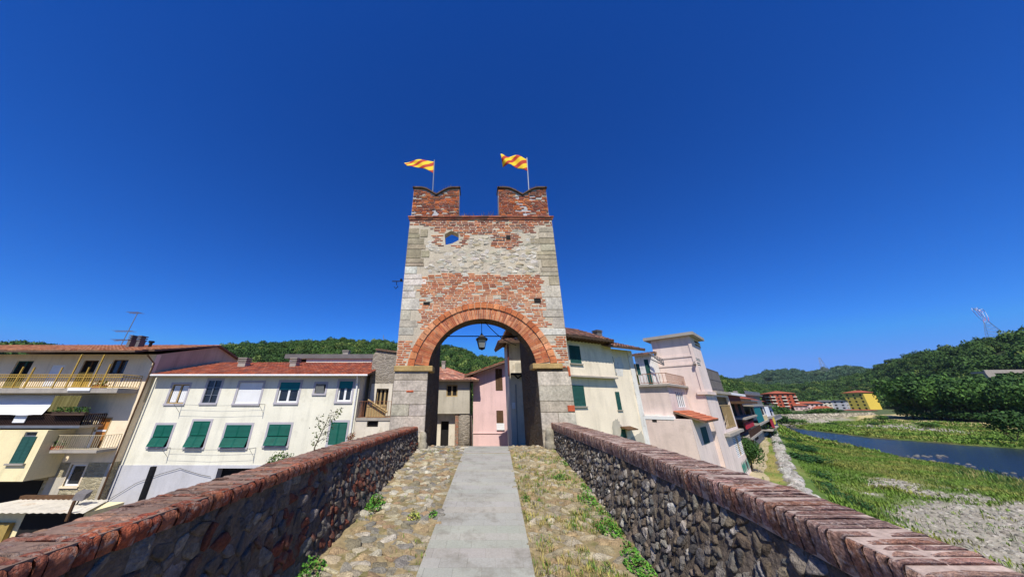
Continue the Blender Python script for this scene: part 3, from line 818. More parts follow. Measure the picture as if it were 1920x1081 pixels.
mb = MB(); columns(mb, sorted(set([TX0, OPX0, OPX1, TX1] + arc_x)), lambda x, sd: [(max(arch_z(x) + .3, IMPZ) if OPX0 < x + sd * 1e-4 < OPX1 else IMPZ, ZT)], TF - .004, TF + .002, O); mb.build('spandrel_mortar', MAT['palemortar'], tower)

# facing of the front: every brick and stone as its own little block
BR = [S(202, 122, 76), S(190, 108, 66), S(210, 138, 92), S(180, 98, 62), S(196, 122, 82), S(214, 150, 108), S(170, 98, 68)]
BRD = [S(162, 98, 76), S(148, 86, 68), S(172, 108, 82), S(136, 84, 70), S(180, 118, 90), S(122, 88, 76)]
QG = [S(172, 162, 134), S(158, 148, 122), S(180, 170, 146), S(166, 154, 130)]
QW = [S(196, 188, 172), S(184, 174, 158), S(204, 198, 184), S(172, 164, 150)]
MO = [S(198, 190, 174), S(206, 198, 184), S(186, 178, 162), S(192, 182, 160)]
face = MB()
def block(x0, x1, z0, z1, col, d=.02, y=TF):
    e = min(.012, (z1 - z0) * .2); yy = y - d - random.uniform(0, .008); q = lambda: random.uniform(-.3, .3) * e
    face.add([tl(p) for p in [(x0, y, z0), (x1, y, z0), (x1, y, z1), (x0, y, z1), (x0 + e + q(), yy, z0 + e + q()), (x1 - e + q(), yy, z0 + e + q()), (x1 - e + q(), yy, z1 - e + q()), (x0 + e + q(), yy, z1 - e + q())]],
             [(4, 5, 6, 7), (0, 1, 5, 4), (1, 2, 6, 5), (2, 3, 7, 6), (3, 0, 4, 7)], col)
def in_hex(x, z, g=0.0):
    for i in range(6):
        (xa, za), (xb, zb) = HEX[i], HEX[(i + 1) % 6]
        if (xb - xa) * (z - za) - (zb - za) * (x - xa) > g: return False
    return True
def zone(x, z):
    """what the front is built of at this point, read off the photograph"""
    px_, py_ = proj(x, TF, z)
    n = fbm(np.array([x + 9.0]), np.array([z + 3.0]), .8, 51)[0] - .5
    n2 = fbm(np.array([x * .6 + 2.0]), np.array([z * 2.0 + 7.0]), .5, 61)[0] - .5
    if math.hypot(x - AX, z - ARCH_Z) < AR + rth(math.atan2(max(0, z - ARCH_Z), x - AX)) - .02 and z > IMPZ: return None
    if z <= IMPZ: return 'pier'
    el = px_ - (742 + (690 - py_) * .0966); er = (1075 - (780 - py_) * .1135) - px_
    if py_ > 640 and el < 26: return 'brick'
    if py_ > 628 and er < 26 and py_ > 632 + n * 8: return 'brick'
    qw = 40 if py_ < 515 else 34
    if py_ < 424 + n * 10: return 'dbrick'
    if er < (30 if py_ < 520 else 28) + n * 10 + n2 * 18: return 'quoin'
    if el < qw + n * 10 + n2 * 22: return 'quoin'
    if py_ < 470 and math.hypot((px_ - 847) / 30, (py_ - 446) / 20) < 1 + n * .9: return 'dbrick'
    if py_ < 470 and math.hypot((px_ - 953) / 32, (py_ - 452) / 18) < 1 + n * .8: return 'dbrick'
    if py_ < 436 + n * 26: return 'dbrick'
    if py_ < 515 + n * 12: return 'rubble'
    if n + n2 * .6 > .24: return 'rubble'
    return 'brick'
z = IMPZ - .02
while z < ZSTR:
    hgt = random.uniform(.078, .094); x = TX0 - random.uniform(0, .2)
    while x < TX1:
        L = random.choice([.28, .3, .26, .15, .3]); x0, x1 = max(TX0, x), min(TX1, x + L); xm, zm = (x0 + x1) / 2, z + hgt / 2
        x += L
        if x1 - x0 < .04 or in_hex(xm, zm, .03) or in_hex(x0, zm) or in_hex(x1, zm): continue
        k = zone(xm, zm)
        if k in ('brick', 'dbrick') and zone(x0 + .02, zm) and zone(x1 - .02, zm):
            if random.random() < .035: continue
            g = .009 if random.random() < .7 else .018
            c = jit(random.choice(BR if k == 'brick' else BRD + BR[:3]), .14)
            if random.random() < .06: c = jit(random.choice(MO), .1)
            zj = random.uniform(.008, .015); block(x0 + g, x1 - g, z + zj, z + hgt - .010, c, .012)
    z += hgt
# quoins
for sgn in (0, 1):
    z = IMPZ + .1; alt = 0
    while z < ZSTR - .2:
        h = random.uniform(.28, .56) if z < 7 else random.uniform(.28, .6)
        wd = random.uniform(.72, 1.1) if alt % 2 == 0 else random.uniform(.4, .7)
        px_, py_ = proj(TX0 if not sgn else TX1, TF, z + h / 2)
        if 424 < py_ - 6 and not (py_ > 634):
            c = jit(random.choice(QG if py_ < 530 else QW), .09)
            if 505 < py_ < 545 and sgn == 0: c = jit(S(214, 208, 194), .04)
            x0, x1 = (TX0, TX0 + wd) if not sgn else (TX1 - wd, TX1)
            far = x1 if not sgn else x0
            lim = 0
            while zone(far, z + h / 2) is None and lim < 9: wd -= .06; lim += 1; far = TX0 + wd if not sgn else TX1 - wd
            x0, x1 = (TX0, TX0 + wd) if not sgn else (TX1 - wd, TX1)
            if wd > .3 and h > .36 and random.random() < .45:
                zc_ = z + h * random.uniform(.4, .6); c2 = jit(c, .12)
                block(x0 - (0 if sgn else .012), x1 + (.012 if sgn else 0), z + .007, zc_ - .006, c2, .016); z0q = zc_
                if not sgn: x1 -= random.uniform(0, .25) * wd
                else: x0 += random.uniform(0, .25) * wd
                block(x0 - (0 if sgn else .012), x1 + (.012 if sgn else 0), zc_ + .006, z + h - .007, c, .016)
            elif wd > .2: block(x0 - (0 if sgn else .012), x1 + (.012 if sgn else 0), z + .007, z + h - .007, c, .016)
            if wd < .75 and random.random() < .8 and zone(far + (.2 if not sgn else -.2), z + h / 2) not in (None,):
                w2 = random.uniform(.25, .42); xa = TX0 + wd + .02 if not sgn else TX1 - wd - w2 - .02
                if zone(xa, z + .1) and zone(xa + w2, z + .1) and zone(xa + w2 / 2, z + h / 2) == 'quoin': block(xa, xa + w2, z + .05, z + h - .06, jit(random.choice(QG if py_ < 530 else QW), .1), .016)
        z += h; alt += 1
# pale rubble in thick mortar
sd = [q for q in jitter_grid(TX0 + .1, TX1 - .1, 5.0, ZSTR - .1, .26, .12, .5) if random.random() > .25]
rub = [c for c in cells(sd, .3, .14)]
stones(face, rub, lambda u, v, h: tl((u, TF - h, v)), lambda u, v: jit(random.choice(QW + MO + MO + MO + [S(176, 168, 148), S(184, 170, 140)]), .07), .018, .012, rough=.45, cut=.14, hmin=.3,
       keep=lambda u, v: zone(u, v) == 'rubble' and not in_hex(u, v, .1) and random.random() > .18)
# dark holes left by the scaffolding
face.build('brick_and_stone_facing', MAT['masonry'], tower)
for q in [(794, 566, 806, 571), (1001, 559, 1014, 567), (949, 442, 957, 449)]:
    x0, z1 = px2xz(q[0], q[1]); x1, z0 = px2xz(q[2], q[3])
    hl = MB(); hl.box(x0 - .335, x1 - .335, -.034, .05, z0, z1); hl.build('putlog_hole', MAT['dark'], tower)
# the two piers: big pale ashlar
for (x0, x1, s_) in ((TX0, OPX0, 0), (OPX1, TX1, 1)):
    pier = MB(); face = pier
    z = -1.2
    while z < IMPZ - .2:
        h = min(random.uniform(.36, .6), IMPZ - .15 - z)
        if h < .12: break
        cut = random.uniform(.35, .65) if random.random() < .6 else None
        segs = [(x0, x0 + (x1 - x0) * cut), (x0 + (x1 - x0) * cut, x1)] if cut else [(x0, x1)]
        for a, b in segs: block(a + .002, b - .002, z + .002, z + h - .002, jit(random.choice([S(194, 184, 164), S(184, 174, 154), S(198, 188, 168), S(176, 164, 142), S(188, 176, 158)]), .06), .02)
        z += h
    if s_ == 0:
        block(px2xz(762, 731)[0], px2xz(776, 731)[0], px2xz(762, 735)[1], px2xz(762, 731)[1], S(196, 100, 62), .04)
        pier.build('ashlar_pier', MAT['masonry'], tower)
block(px2xz(1063, 760)[0], TX1, px2xz(1063, 771)[1], px2xz(1063, 759)[1], S(190, 92, 58), .04)
block(px2xz(1064, 690)[0], TX1, px2xz(1063, 705)[1], px2xz(1063, 688)[1], S(190, 100, 62), .04)
pier.build('ashlar_pier', MAT['masonry'], tower)
# impost stones
for x0, x1, z0, z1 in ((TX0 - .03, OPX0 + .17, 2.70, 2.90), (OPX1 - .17, TX1 - .28, 2.80, 2.99)):
    m = MB(); m.box(x0 - .335, x1 - .335, -.09, .6, z0, z1); m.build('impost', MAT['impost'] if 'impost' in MAT else MAT.setdefault('impost', M('sandstone', S(176, 148, 96), .9, (2, .25), (20, .2), .1, (25, .5, .015))), tower, bevel=.02)
# arch rings
ring = MB()
def vous(r0, r1, a0, a1, d, col):
    P = [(AX + r * math.cos(a), ARCH_Z + r * math.sin(a)) for r, a in ((r0, a0), (r0, a1), (r1, a1), (r1, a0))]
    yy = TF - d - random.uniform(0, .008)
    ring.add([tl((x, TF + .02, z)) for x, z in P] + [tl((x, yy, z)) for x, z in P], [(4, 5, 6, 7)] + [(i, (i + 1) % 4, 4 + (i + 1) % 4, 4 + i) for i in range(4)], col)
A0, A1 = math.asin((IMPZ + .13 - ARCH_Z) / AR), math.pi - math.asin((IMPZ + .05 - ARCH_Z) / AR)
n = 96
for k in range(n):
    a0 = A0 + (A1 - A0) * k / n; a1 = A0 + (A1 - A0) * (k + 1) / n; g = .0028; T = rth((a0 + a1) / 2) * .66
    s_ = random.choice([.5, .55, 1, 1, .45]) * T
    c = jit(random.choice(BR), .10)
    if s_ > T * .9: vous(AR - .004, AR + T - .008, a0 + g, a1 - g, .03, c)
    else:
        vous(AR - .004, AR + s_, a0 + g, a1 - g, .03, c); vous(AR + s_ + .012, AR + T - .008, a0 + g, a1 - g, .03, jit(random.choice(BR), .1))
n = 30
for k in range(n):
    a0 = A0 - .03 + (A1 - A0 + .06) * k / n; a1 = A0 - .03 + (A1 - A0 + .06) * (k + 1) / n; T = rth((a0 + a1) / 2)
    vous(AR + T * .66 + .012, AR + T, a0 + .004, a1 - .004, .075, jit(random.choice(BR[:3] + BR[5:6]), .08))
ring.build('brick_arch', MAT['masonry'], tower)
rb = MB()                                        # mortar behind the voussoirs and the soffit lining
for k in range(60):
    a0 = A0 + (A1 - A0) * k / 60; a1 = A0 + (A1 - A0) * (k + 1) / 60
    P = [(AX + r * math.cos(a), ARCH_Z + r * math.sin(a)) for r, a in ((AR - .002, a0), (AR - .002, a1), (AR + rth(a1) - .02, a1), (AR + rth(a0) - .02, a0))]
    rb.quad(*[tl((x, TF - .022, z)) for x, z in P])
rb.build('arch_mortar', MAT['palemortar'], tower)
# string course, crenel sill and merlons
sc = MB()
for (z0, z1, d) in ((9.47, 9.535, .05), (9.535, 9.56, .02), (9.56, 9.625, .09)):
    x = TX0 - d
    while x < TX1 + d:
        L = random.uniform(.24, .32); x1 = min(TX1 + d, x + L)
        sc.box(x - .335 + .003, x1 - .335 - .003, -d - random.uniform(0, .01), .56, z0 + .002, z1 - .002, jit(random.choice(BRD), .15)); x += L
sc.build('string_course', MAT['masonry'], tower)
MER = [(px2xz(773, 380)[0], px2xz(861, 380)[0]), (px2xz(935, 380)[0], px2xz(1027, 380)[0])]
MZ0, MZ1 = 9.62, 11.30
for mi, (x0, x1) in enumerate(MER):
    m = MB(); face = m
    xc = (x0 + x1) / 2
    def topz(x):
        t = abs(x - xc) / ((x1 - x0) / 2); u = min(1.0, t / .72)
        return MZ1 - .42 * (1 - math.sin(u * math.pi / 2) ** 1.1)
    xs = list(np.linspace(x0, x1, 25))
    columns(m, xs, lambda x, sd: [(MZ0, topz(x))], TF + .05, TF + .5, O)
    z = MZ0; row = 0
    while z < MZ1:
        h = random.uniform(.078, .09); x = x0 - random.uniform(0, .2)
        while x < x1:
            L = random.choice([.28, .3, .26, .15]); a, b = max(x0, x), min(x1, x + L); x += L
            if b - a < .03 or min(topz(a), topz(b)) < z + h: continue
            slot = (abs((a + b) / 2 - (xc + (-.02 if mi == 0 else .1))) < .09 and z - MZ0 < (.55 if mi else .42))
            if slot or random.random() < .03: continue
            c = jit(random.choice(BRD + BR[:3]), .16)
            if z > MZ1 - .6: c = mix(c, S(84, 70, 62), random.uniform(0, .5))
            if random.random() < .05: c = jit(random.choice(MO), .1)
            block(a + .006, b - .006, z + .007, z + h - .006, c, .035, TF + .05)
        z += h
    p = m.build('merlon', MAT['masonry'], tower)
    cpm = MB()
    for a, b in zip(xs[:-1], xs[1:]):
        za, zb = topz(a), topz(b)
        q = [(a, za), (b, zb), (b, zb + .07), (a, za + .07)]
        cpm.add([(x - .335, -.06, z) for x, z in q] + [(x - .335, .54, z) for x, z in q], [(0, 1, 2, 3), (7, 6, 5, 4), (3, 2, 6, 7), (4, 5, 1, 0)], jit(S(92, 74, 66), .2))
    for x in (x0, x1):
        cpm.box(x - .335 - .04, x - .335 + .04, -.06, .54, topz(x), topz(x) + .07, S(86, 70, 62))
    cpm.build('merlon_coping', MAT['masonry'], p)
# guard stones at the foot of the piers
for x, y, hgt, r in ((OPX1 + .22, TF - .16, .75, .19), (OPX0 - .02, TF - .10, .62, .15)):
    m = MB(); zb = zdeck(TF - .1) - .1
    m.lathe([(r * 1.0, zb), (r * 1.05, zb + hgt * .25), (r * .95, zb + hgt * .45), (r * .7, zb + hgt * .5), (r * .82, zb + hgt * .72), (r * .7, zb + hgt * .9), (r * .3, zb + hgt)], x - .335, y - TF, 14, S(160, 152, 132))
    m.build('guard_stone', MAT['masonry'], tower, True)
# iron bracket on the left flank
m = MB(); xb, zb = px2xz(757, 527, TF + .4); xa, za = px2xz(735, 529, TF + .4)
m.tube([(xb - .335 + .1, .4, zb), (xa - .335, .4, zb)], .022, 6)
xi, zi = px2xz(743, 537, TF + .4)
m.tube([(xi - .335, .4, zb), (xi - .335, .4, zi + .1), (xi - .335 + .07, .4, zi), (xi - .335 - .02, .4, zi - .1), (xi - .335 - .09, .4, zi)], .016, 6)
m.lathe([(.03, zb + .02), (.05, zb + .05), (.05, zb + .1), (.02, zb + .13)], px2xz(752, 527, TF + .4)[0] - .335, .4, 8)
m.build('iron_bracket', MAT['iron'], tower)
# tie rod across the arch
LY = TF + .45
zt_ = px2xz(905, 630, LY)[1]
m = MB(); hw = math.sqrt(max(.1, AR ** 2 - (zt_ - ARCH_Z) ** 2)) + .04; m.tube([(AX - .335 - hw, LY - TF, zt_), (AX - .335 + hw, LY - TF, zt_)], .022, 6); m.build('tie_rod', MAT['iron'], tower)
# hanging lantern
lx, lzt = px2xz(903, 606, LY); zl0, zl1 = px2xz(901, 656, LY)[1], px2xz(901, 625, LY)[1]
lan = empty('street_lantern', (lx, LY, zl0), 0, 'black iron lantern hanging from the middle of the tower arch', 'lantern')
H_ = zl1 - zl0
def frus(mb, z0, z1, r0, r1, col=(.5, .5, .5), inset=0):
    a = math.pi / 4
    vs = [(r * math.cos(a + k * math.pi / 2), r * math.sin(a + k * math.pi / 2), z) for r, z in ((r0, z0), (r1, z1)) for k in range(4)]
    mb.add(vs, [(0, 3, 2, 1), (4, 5, 6, 7)] + [(k, (k + 1) % 4, 4 + (k + 1) % 4, 4 + k) for k in range(4)], col)
m = MB(); frus(m, H_ * .12, H_ * .62, .13, .22); m.build('lantern_glass', MAT['lampglass'], lan)
m = MB()
for k in range(4):
    a = math.pi / 4 + k * math.pi / 2
    m.tube([(.155 * math.cos(a), .155 * math.sin(a), H_ * .1), (.268 * math.cos(a), .268 * math.sin(a), H_ * .63)], .018, 4)
frus(m, H_ * .05, H_ * .12, .13, .17); m.lathe([(.03, 0), (.05, H_ * .03), (.05, H_ * .06)], n=8)
for zz, rr in ((H_ * .12, .165), (H_ * .62, .275)):
    for k in range(4):
        a, b = math.pi / 4 + k * math.pi / 2, math.pi / 4 + (k + 1) * math.pi / 2
        m.tube([(rr * math.cos(a), rr * math.sin(a), zz), (rr * math.cos(b), rr * math.sin(b), zz)], .016, 4)
m.build('lantern_frame', MAT['iron'], lan)
m = MB(); frus(m, H_ * .63, H_ * .80, .33, .13); frus(m, H_ * .80, H_ * .90, .14, .10); m.lathe([(.06, H_ * .9), (.03, H_ * .96), (.04, H_), (.01, H_ * 1.04)], n=8); m.build('lantern_roof', MAT['iron'], lan)
m = MB(); m.tube([(0, 0, H_), (0, 0, arch_z(lx) - zl0 + .05)], .014, 6); m.build('hanging_rod', MAT['iron'], lan)
# cable sagging from the crown to the right haunch
m = MB(); P = []
for k in range(13):
    t = k / 12; xx, zz = px2xz(906 + t * 62, 600 + t * 47 + math.sin(t * math.pi) * 7, LY); P.append((xx, LY, zz))
m.tube(P, .017, 5)
tag(m.build('hanging_cable', MAT['cable']), 'slack black cable sagging from the crown of the arch to its right haunch', 'cable')

# flags
def flag_mat():
    m, t, b = _new('striped_flag_cloth')
    uv = _n(t, 'ShaderNodeUVMap').outputs[0]
    s = _n(t, 'ShaderNodeSeparateXYZ'); t.links.new(uv, s.inputs[0])
    a = _n(t, 'ShaderNodeMath', operation='MULTIPLY_ADD'); t.links.new(s.outputs[0], a.inputs[0]); a.inputs[1].default_value = 2.5
    k = _n(t, 'ShaderNodeMath', operation='MULTIPLY'); t.links.new(s.outputs[1], k.inputs[0]); k.inputs[1].default_value = -1.5; t.links.new(k.outputs[0], a.inputs[2])
    fr = _n(t, 'ShaderNodeMath', operation='FRACT'); t.links.new(a.outputs[0], fr.inputs[0])
    c = _ramp(t, fr.outputs[0], [(.0, S(240, 200, 24)), (.52, S(240, 200, 24)), (.54, S(186, 52, 14)), (.98, S(186, 52, 14)), (1.0, S(240, 200, 24))])
    t.links.new(c, b.inputs['Base Color']); b.inputs['Roughness'].default_value = .8
    return m
FM = flag_mat(); FYY = TF + .36
def flag(pole_px, corners, label, amp, ph):
    (bx, by), (tx_, ty_) = pole_px
    x0, z0 = px2xz(bx, by, FYY); x1, z1 = px2xz(tx_, ty_, FYY)
    root = empty('flag', (x0, FYY, z0 - .4), 0, label, 'flag', 'flags on the tower')
    m = MB(); m.tube([(0, 0, 0), (x1 - x0, 0, z1 - z0 + .4)], .028, 8); m.build('pole', MAT['metal'], root)
    C4 = [px2xz(*q, FYY) for q in corners]       # hoist top, hoist bottom, fly bottom, fly top
    nu, nv = 28, 12; vs = []; uvs = []
    for i in range(nu + 1):
        for j in range(nv + 1):
            u, v = i / nu, j / nv
            top_ = [C4[0][k] * (1 - u) + C4[3][k] * u for k in (0, 1)]; bot = [C4[1][k] * (1 - u) + C4[2][k] * u for k in (0, 1)]
            x = top_[0] * (1 - v) + bot[0] * v; z = top_[1] * (1 - v) + bot[1] * v
            bow = math.sin(u * math.pi) * .16
            wv = math.sin(u * 9 + v * 2.4 + ph) * amp * (.25 + u)
            vs.append((x - x0, wv, z - z0 + .4 + bow + .4 * wv * math.sin(v * 3) * u)); uvs.append((u, v))
    fs = [(i * (nv + 1) + j, (i + 1) * (nv + 1) + j, (i + 1) * (nv + 1) + j + 1, i * (nv + 1) + j + 1) for i in range(nu) for j in range(nv)]
    me = bpy.data.meshes.new('flag_cloth'); me.from_pydata(vs, [], fs)
    ul = me.uv_layers.new(name='UVMap')
    for lp in me.loops: ul.data[lp.index].uv = uvs[lp.vertex_index]
    me.polygons.foreach_set('use_smooth', [True] * len(me.polygons)); me.materials.append(FM)
    o = bpy.data.objects.new('flag_cloth', me); COL.objects.link(o); o.parent = root
    sm = o.modifiers.new('thickness', 'SOLIDIFY'); sm.thickness = .006
flag(((811.5, 357), (814.5, 300)), [(813.6, 303), (813, 325), (764, 312.5), (757.5, 305)], 'long yellow flag with red diagonal stripes streaming flat from the left merlon', .05, .3)
flag(((991.5, 358), (988, 296)), [(988, 298), (989, 322), (943, 311), (938, 293)], 'crumpled yellow and red striped flag billowing above the right merlon', .13, 2.0)

# ================================================================ HOUSES
class House:
    """local frame: x along the front, y into the building, z up from the street"""
    def __init__(s, name, label, cat, P0, u=(1, 0), z0=TOWN, group=None):
        n = math.hypot(*u); s.u = (u[0] / n, u[1] / n); s.v = (-s.u[1], s.u[0]); s.P = P0; s.z0 = z0
        s.o = empty(name, (P0[0], P0[1], z0), math.atan2(s.u[1], s.u[0]), label, cat, group)
    def _loc(s, px_, py_):
        d = ray(px_, py_)
        ex, ey = EYE[0] - s.P[0], EYE[1] - s.P[1]
        return (ex * s.u[0] + ey * s.u[1], ex * s.v[0] + ey * s.v[1], EYE[2] - s.z0), (d[0] * s.u[0] + d[1] * s.u[1], d[0] * s.v[0] + d[1] * s.v[1], d[2])
    def q(s, px_, py_, y=0.0):
        e, d = s._loc(px_, py_); t = (y - e[1]) / d[1]; return e[0] + d[0] * t, e[2] + d[2] * t
    def qx(s, px_, py_, x=0.0):
        e, d = s._loc(px_, py_); t = (x - e[0]) / d[0]; return e[1] + d[1] * t, e[2] + d[2] * t
    def r(s, l, t, r_, b, y=0.0):
        m = (t + b) / 2; return s.q(l, m, y)[0], s.q(r_, m, y)[0], s.q((l + r_) / 2, b, y)[1], s.q((l + r_) / 2, t, y)[1]
    def rx(s, l, t, r_, b, x=0.0):
        m = (t + b) / 2; return s.qx(l, m, x)[0], s.qx(r_, m, x)[0], s.qx((l + r_) / 2, b, x)[1], s.qx((l + r_) / 2, t, x)[1]
def holes_face(mb, x0, x1, z0, z1, holes, P, depth=.16):
    """a wall face with rectangular openings and their reveals; P(x, z, d) maps to space, d = depth into the wall"""
    xs = sorted(set([x0, x1] + [min(max(h[k], x0), x1) for h in holes for k in (0, 1)])); zs = sorted(set([z0, z1] + [min(max(h[k], z0), z1) for h in holes for k in (2, 3)]))
    for a, b in zip(xs[:-1], xs[1:]):
        for c, d in zip(zs[:-1], zs[1:]):
            m, k = (a + b) / 2, (c + d) / 2
            if any(h[0] < m < h[1] and h[2] < k < h[3] for h in holes): continue
            mb.quad(P(a, c, 0), P(b, c, 0), P(b, d, 0), P(a, d, 0))
    for h in holes:
        a, b, c, d = h[:4]
        mb.quad(P(a, c, 0), P(a, d, 0), P(a, d, depth), P(a, c, depth)); mb.quad(P(b, d, 0), P(b, c, 0), P(b, c, depth), P(b, d, depth))
        mb.quad(P(a, d, 0), P(b, d, 0), P(b, d, depth), P(a, d, depth)); mb.quad(P(b, c, 0), P(a, c, 0), P(a, c, depth), P(b, c, depth))
def walls(H, mat, x0, x1, z0, z1, depth, front=(), right=(), y=0.0, name='wall', top=True):
    """front at y, right flank at x1, each with its openings"""
    mb = MB()
    holes_face(mb, x0, x1, z0, z1, list(front), lambda a, b, d: (a, y + d, b))
    holes_face(mb, y, y + depth, z0, z1, list(right), lambda a, b, d: (x1 - d, a, b))
    mb.quad((x0, y + depth, z0), (x0, y, z0), (x0, y, z1), (x0, y + depth, z1))
    mb.quad((x1, y + depth, z0), (x0, y + depth, z0), (x0, y + depth, z1), (x1, y + depth, z1))
    if top: mb.quad((x0, y, z1), (x1, y, z1), (x1, y + depth, z1), (x0, y + depth, z1))
    return mb.build(name, mat, H.o)
class Fr:
    """placing flat things on a face: a along it, b up, d outwards (negative = into the wall)"""
    def __init__(s, H, y=None, x=None): s.H, s.y, s.x = H, y, x
    def box(s, mb, a0, a1, b0, b1, d0, d1, col=(.5, .5, .5)):
        if s.y is not None: mb.box(a0, a1, s.y - d1, s.y - d0, b0, b1, col)
        else: mb.box(s.x + d0, s.x + d1, a0, a1, b0, b1, col)
    def pt(s, a, b, d): return (a, s.y - d, b) if s.y is not None else (s.x + d, a, b)
    def mat(s):
        return Matrix(((1, 0, 0, 0), (0, 0, -1, s.y), (0, 1, 0, 0), (0, 0, 0, 1))) if s.y is not None else Matrix(((0, 0, 1, s.x), (1, 0, 0, 0), (0, 1, 0, 0), (0, 0, 0, 1)))
def pane_part(f, r, depth=.12, mat='glass'):
    mb = MB(); f.box(mb, r[0] - .01, r[1] + .01, r[2] - .01, r[3] + .01, -depth - .03, -depth)
    return mb.build('window', MAT[mat], f.H.o)
def frame_sub(f, w_, r, mull=1, bars=0, mat='white', depth=.12, t=.055):
    mb = MB(); a0, a1, b0, b1 = r
    f.box(mb, a0, a0 + t, b0, b1, -depth, -depth + .05); f.box(mb, a1 - t, a1, b0, b1, -depth, -depth + .05)
    f.box(mb, a0 + t, a1 - t, b0, b0 + t, -depth, -depth + .048); f.box(mb, a0 + t, a1 - t, b1 - t, b1, -depth, -depth + .048)
    for k in range(mull):
        m = a0 + (a1 - a0) * (k + 1) / (mull + 1); f.box(mb, m - t * .8, m + t * .8, b0 + t, b1 - t, -depth, -depth + .052)
    for k in range(bars):
        m = b0 + (b1 - b0) * (k + 1) / (bars + 1); f.box(mb, a0 + t, a1 - t, m - t * .4, m + t * .4, -depth, -depth + .044)
    return mb.build('frame', MAT[mat], w_)
def surround_sub(f, w_, r, wd=.13, mat='greytrim', sill=True, d=.014):
    mb = MB(); a0, a1, b0, b1 = r
    f.box(mb, a0 - wd, a0, b0 - wd * .4, b1 + wd, .0005, d); f.box(mb, a1, a1 + wd, b0 - wd * .4, b1 + wd, .0005, d); f.box(mb, a0, a1, b1, b1 + wd, .0005, d)
    if sill: f.box(mb, a0 - wd, a1 + wd, b0 - wd * .9, b0 - .002, .0005, .07)
    return mb.build('surround', MAT[mat], w_)
def leaf_shutter(mb, T, a0, a1, b0, b1, flap=.0, slat=.065):
    """louvred leaf drawn in (a, b, d) and placed by T; the lowest flap share of it is hinged outwards"""
    s = .05
    def rect(M_, x0, x1, z0, z1):
        mb.M = M_
        mb.box(x0, x0 + s, z0, z1, 0, .035); mb.box(x1 - s, x1, z0, z1, 0, .035); mb.box(x0 + s, x1 - s, z0, z0 + s, 0, .034); mb.box(x0 + s, x1 - s, z1 - s, z1, 0, .034)
        mb.box(x0 + s, x1 - s, z0 + s, z1 - s, .004, .010)
        n = max(2, int((z1 - z0 - 2 * s) / slat)); h = (z1 - z0 - 2 * s) / n
        for k in range(n):
            zb = z0 + s + k * h
            mb.add([(x0 + s, zb, .034), (x1 - s, zb, .034), (x1 - s, zb + h * 1.0, .012), (x0 + s, zb + h * 1.0, .012), (x0 + s, zb, .012), (x1 - s, zb, .012)], [(0, 1, 2, 3), (4, 5, 1, 0)])
        mb.M = None
    h = (b1 - b0) * flap
    rect(T, a0, a1, b0 + h + (.05 if flap else 0), b1)
    if flap:
        piv = Matrix.Translation((0, b0 + h, .02)) @ Matrix.Rotation(R(-18), 4, 'X') @ Matrix.Translation((0, -(b0 + h), 0))
        rect(T @ piv, a0, a1, b0, b0 + h)
def shutters(f, w_, r, flap=0.0, mat='green', n=2):
    a0, a1, b0, b1 = r
    for k in range(n):
        mb = MB(); w0 = a0 + (a1 - a0) * k / n; w1 = a0 + (a1 - a0) * (k + 1) / n
        leaf_shutter(mb, f.mat(), w0 + .006, w1 - .006, b0, b1, flap)
        mb.build('shutter', MAT[mat], w_)
def tile_roof(mb, A, B, C, D, sx=.24, sy=.36, pal=None, amp=.05, ends=True, under=.10):
    """barrel tiles on the plane A (eave left) B (eave right) C (ridge right) D (ridge left)"""
    A, B, C, D = map(Vector, (A, B, C, D)); nrm = (B - A).cross(D - A).normalized()
    if nrm.z < 0: nrm = -nrm
    nc = max(2, int((B - A).length / sx)); nr = max(2, int((D - A).length / sy))
    P = lambda u, v: (A.lerp(B, u)).lerp(D.lerp(C, u), v)
    pal = pal or [S(162, 86, 58), S(148, 76, 52), S(172, 98, 68), S(136, 72, 54), S(156, 94, 72), S(130, 80, 66)]
    for i in range(nc):
        for j in range(nr):
            c = jit(random.choice(pal), .16); v0, v1 = j / nr, (j + 1) / nr
            sq = random.uniform(-.006, .006)
            pr = [(0.0, 0.0), (.2, .75), (.5, 1.0), (.8, .75), (1.0, 0.0)]
            lo = [P((i + a) / nc, v0) + nrm * (.05 + amp * h + sq) for a, h in pr]; hi = [P((i + a) / nc, v1) + nrm * (.018 + amp * h * .85) for a, h in pr]
            dn = [P((i + a) / nc, v0) + nrm * (.015) for a, h in pr]
            vs = [tuple(p) for p in lo + hi + dn]
            mb.add(vs, [(k, k + 1, 6 + k, 5 + k) for k in range(4)] + [(10 + k, 11 + k, k + 1, k) for k in range(4)], c)
    e = Vector((0, 0, 0)) - nrm * under
    q = [A + nrm * .01, B + nrm * .01, C + nrm * .01, D + nrm * .01]
    mb.add([tuple(p) for p in q] + [tuple(p + e) for p in q], [(7, 6, 5, 4), (0, 1, 5, 4), (1, 2, 6, 5), (2, 3, 7, 6), (3, 0, 4, 7), (0, 3, 2, 1)], S(120, 96, 78))
def chimney_part(par, x, y, z0, z1, w_=.5, d_=.5, mat='concrete', cap=True):
    mb = MB(); h = z1 - z0
    mb.box(x - w_ / 2, x + w_ / 2, y - d_ / 2, y + d_ / 2, z0, z0 + h * .72)
    if cap:
        for k in range(3): mb.box(x - w_ * .6, x + w_ * .6, y - d_ * .6, y + d_ * .6, z0 + h * (.70 + k * .11), z0 + h * (.75 + k * .11))
        mb.box(x - w_ * .35, x + w_ * .35, y - d_ * .35, y + d_ * .35, z0 + h * .72, z0 + h * .95)
    return mb.build('chimney', MAT[mat], par)
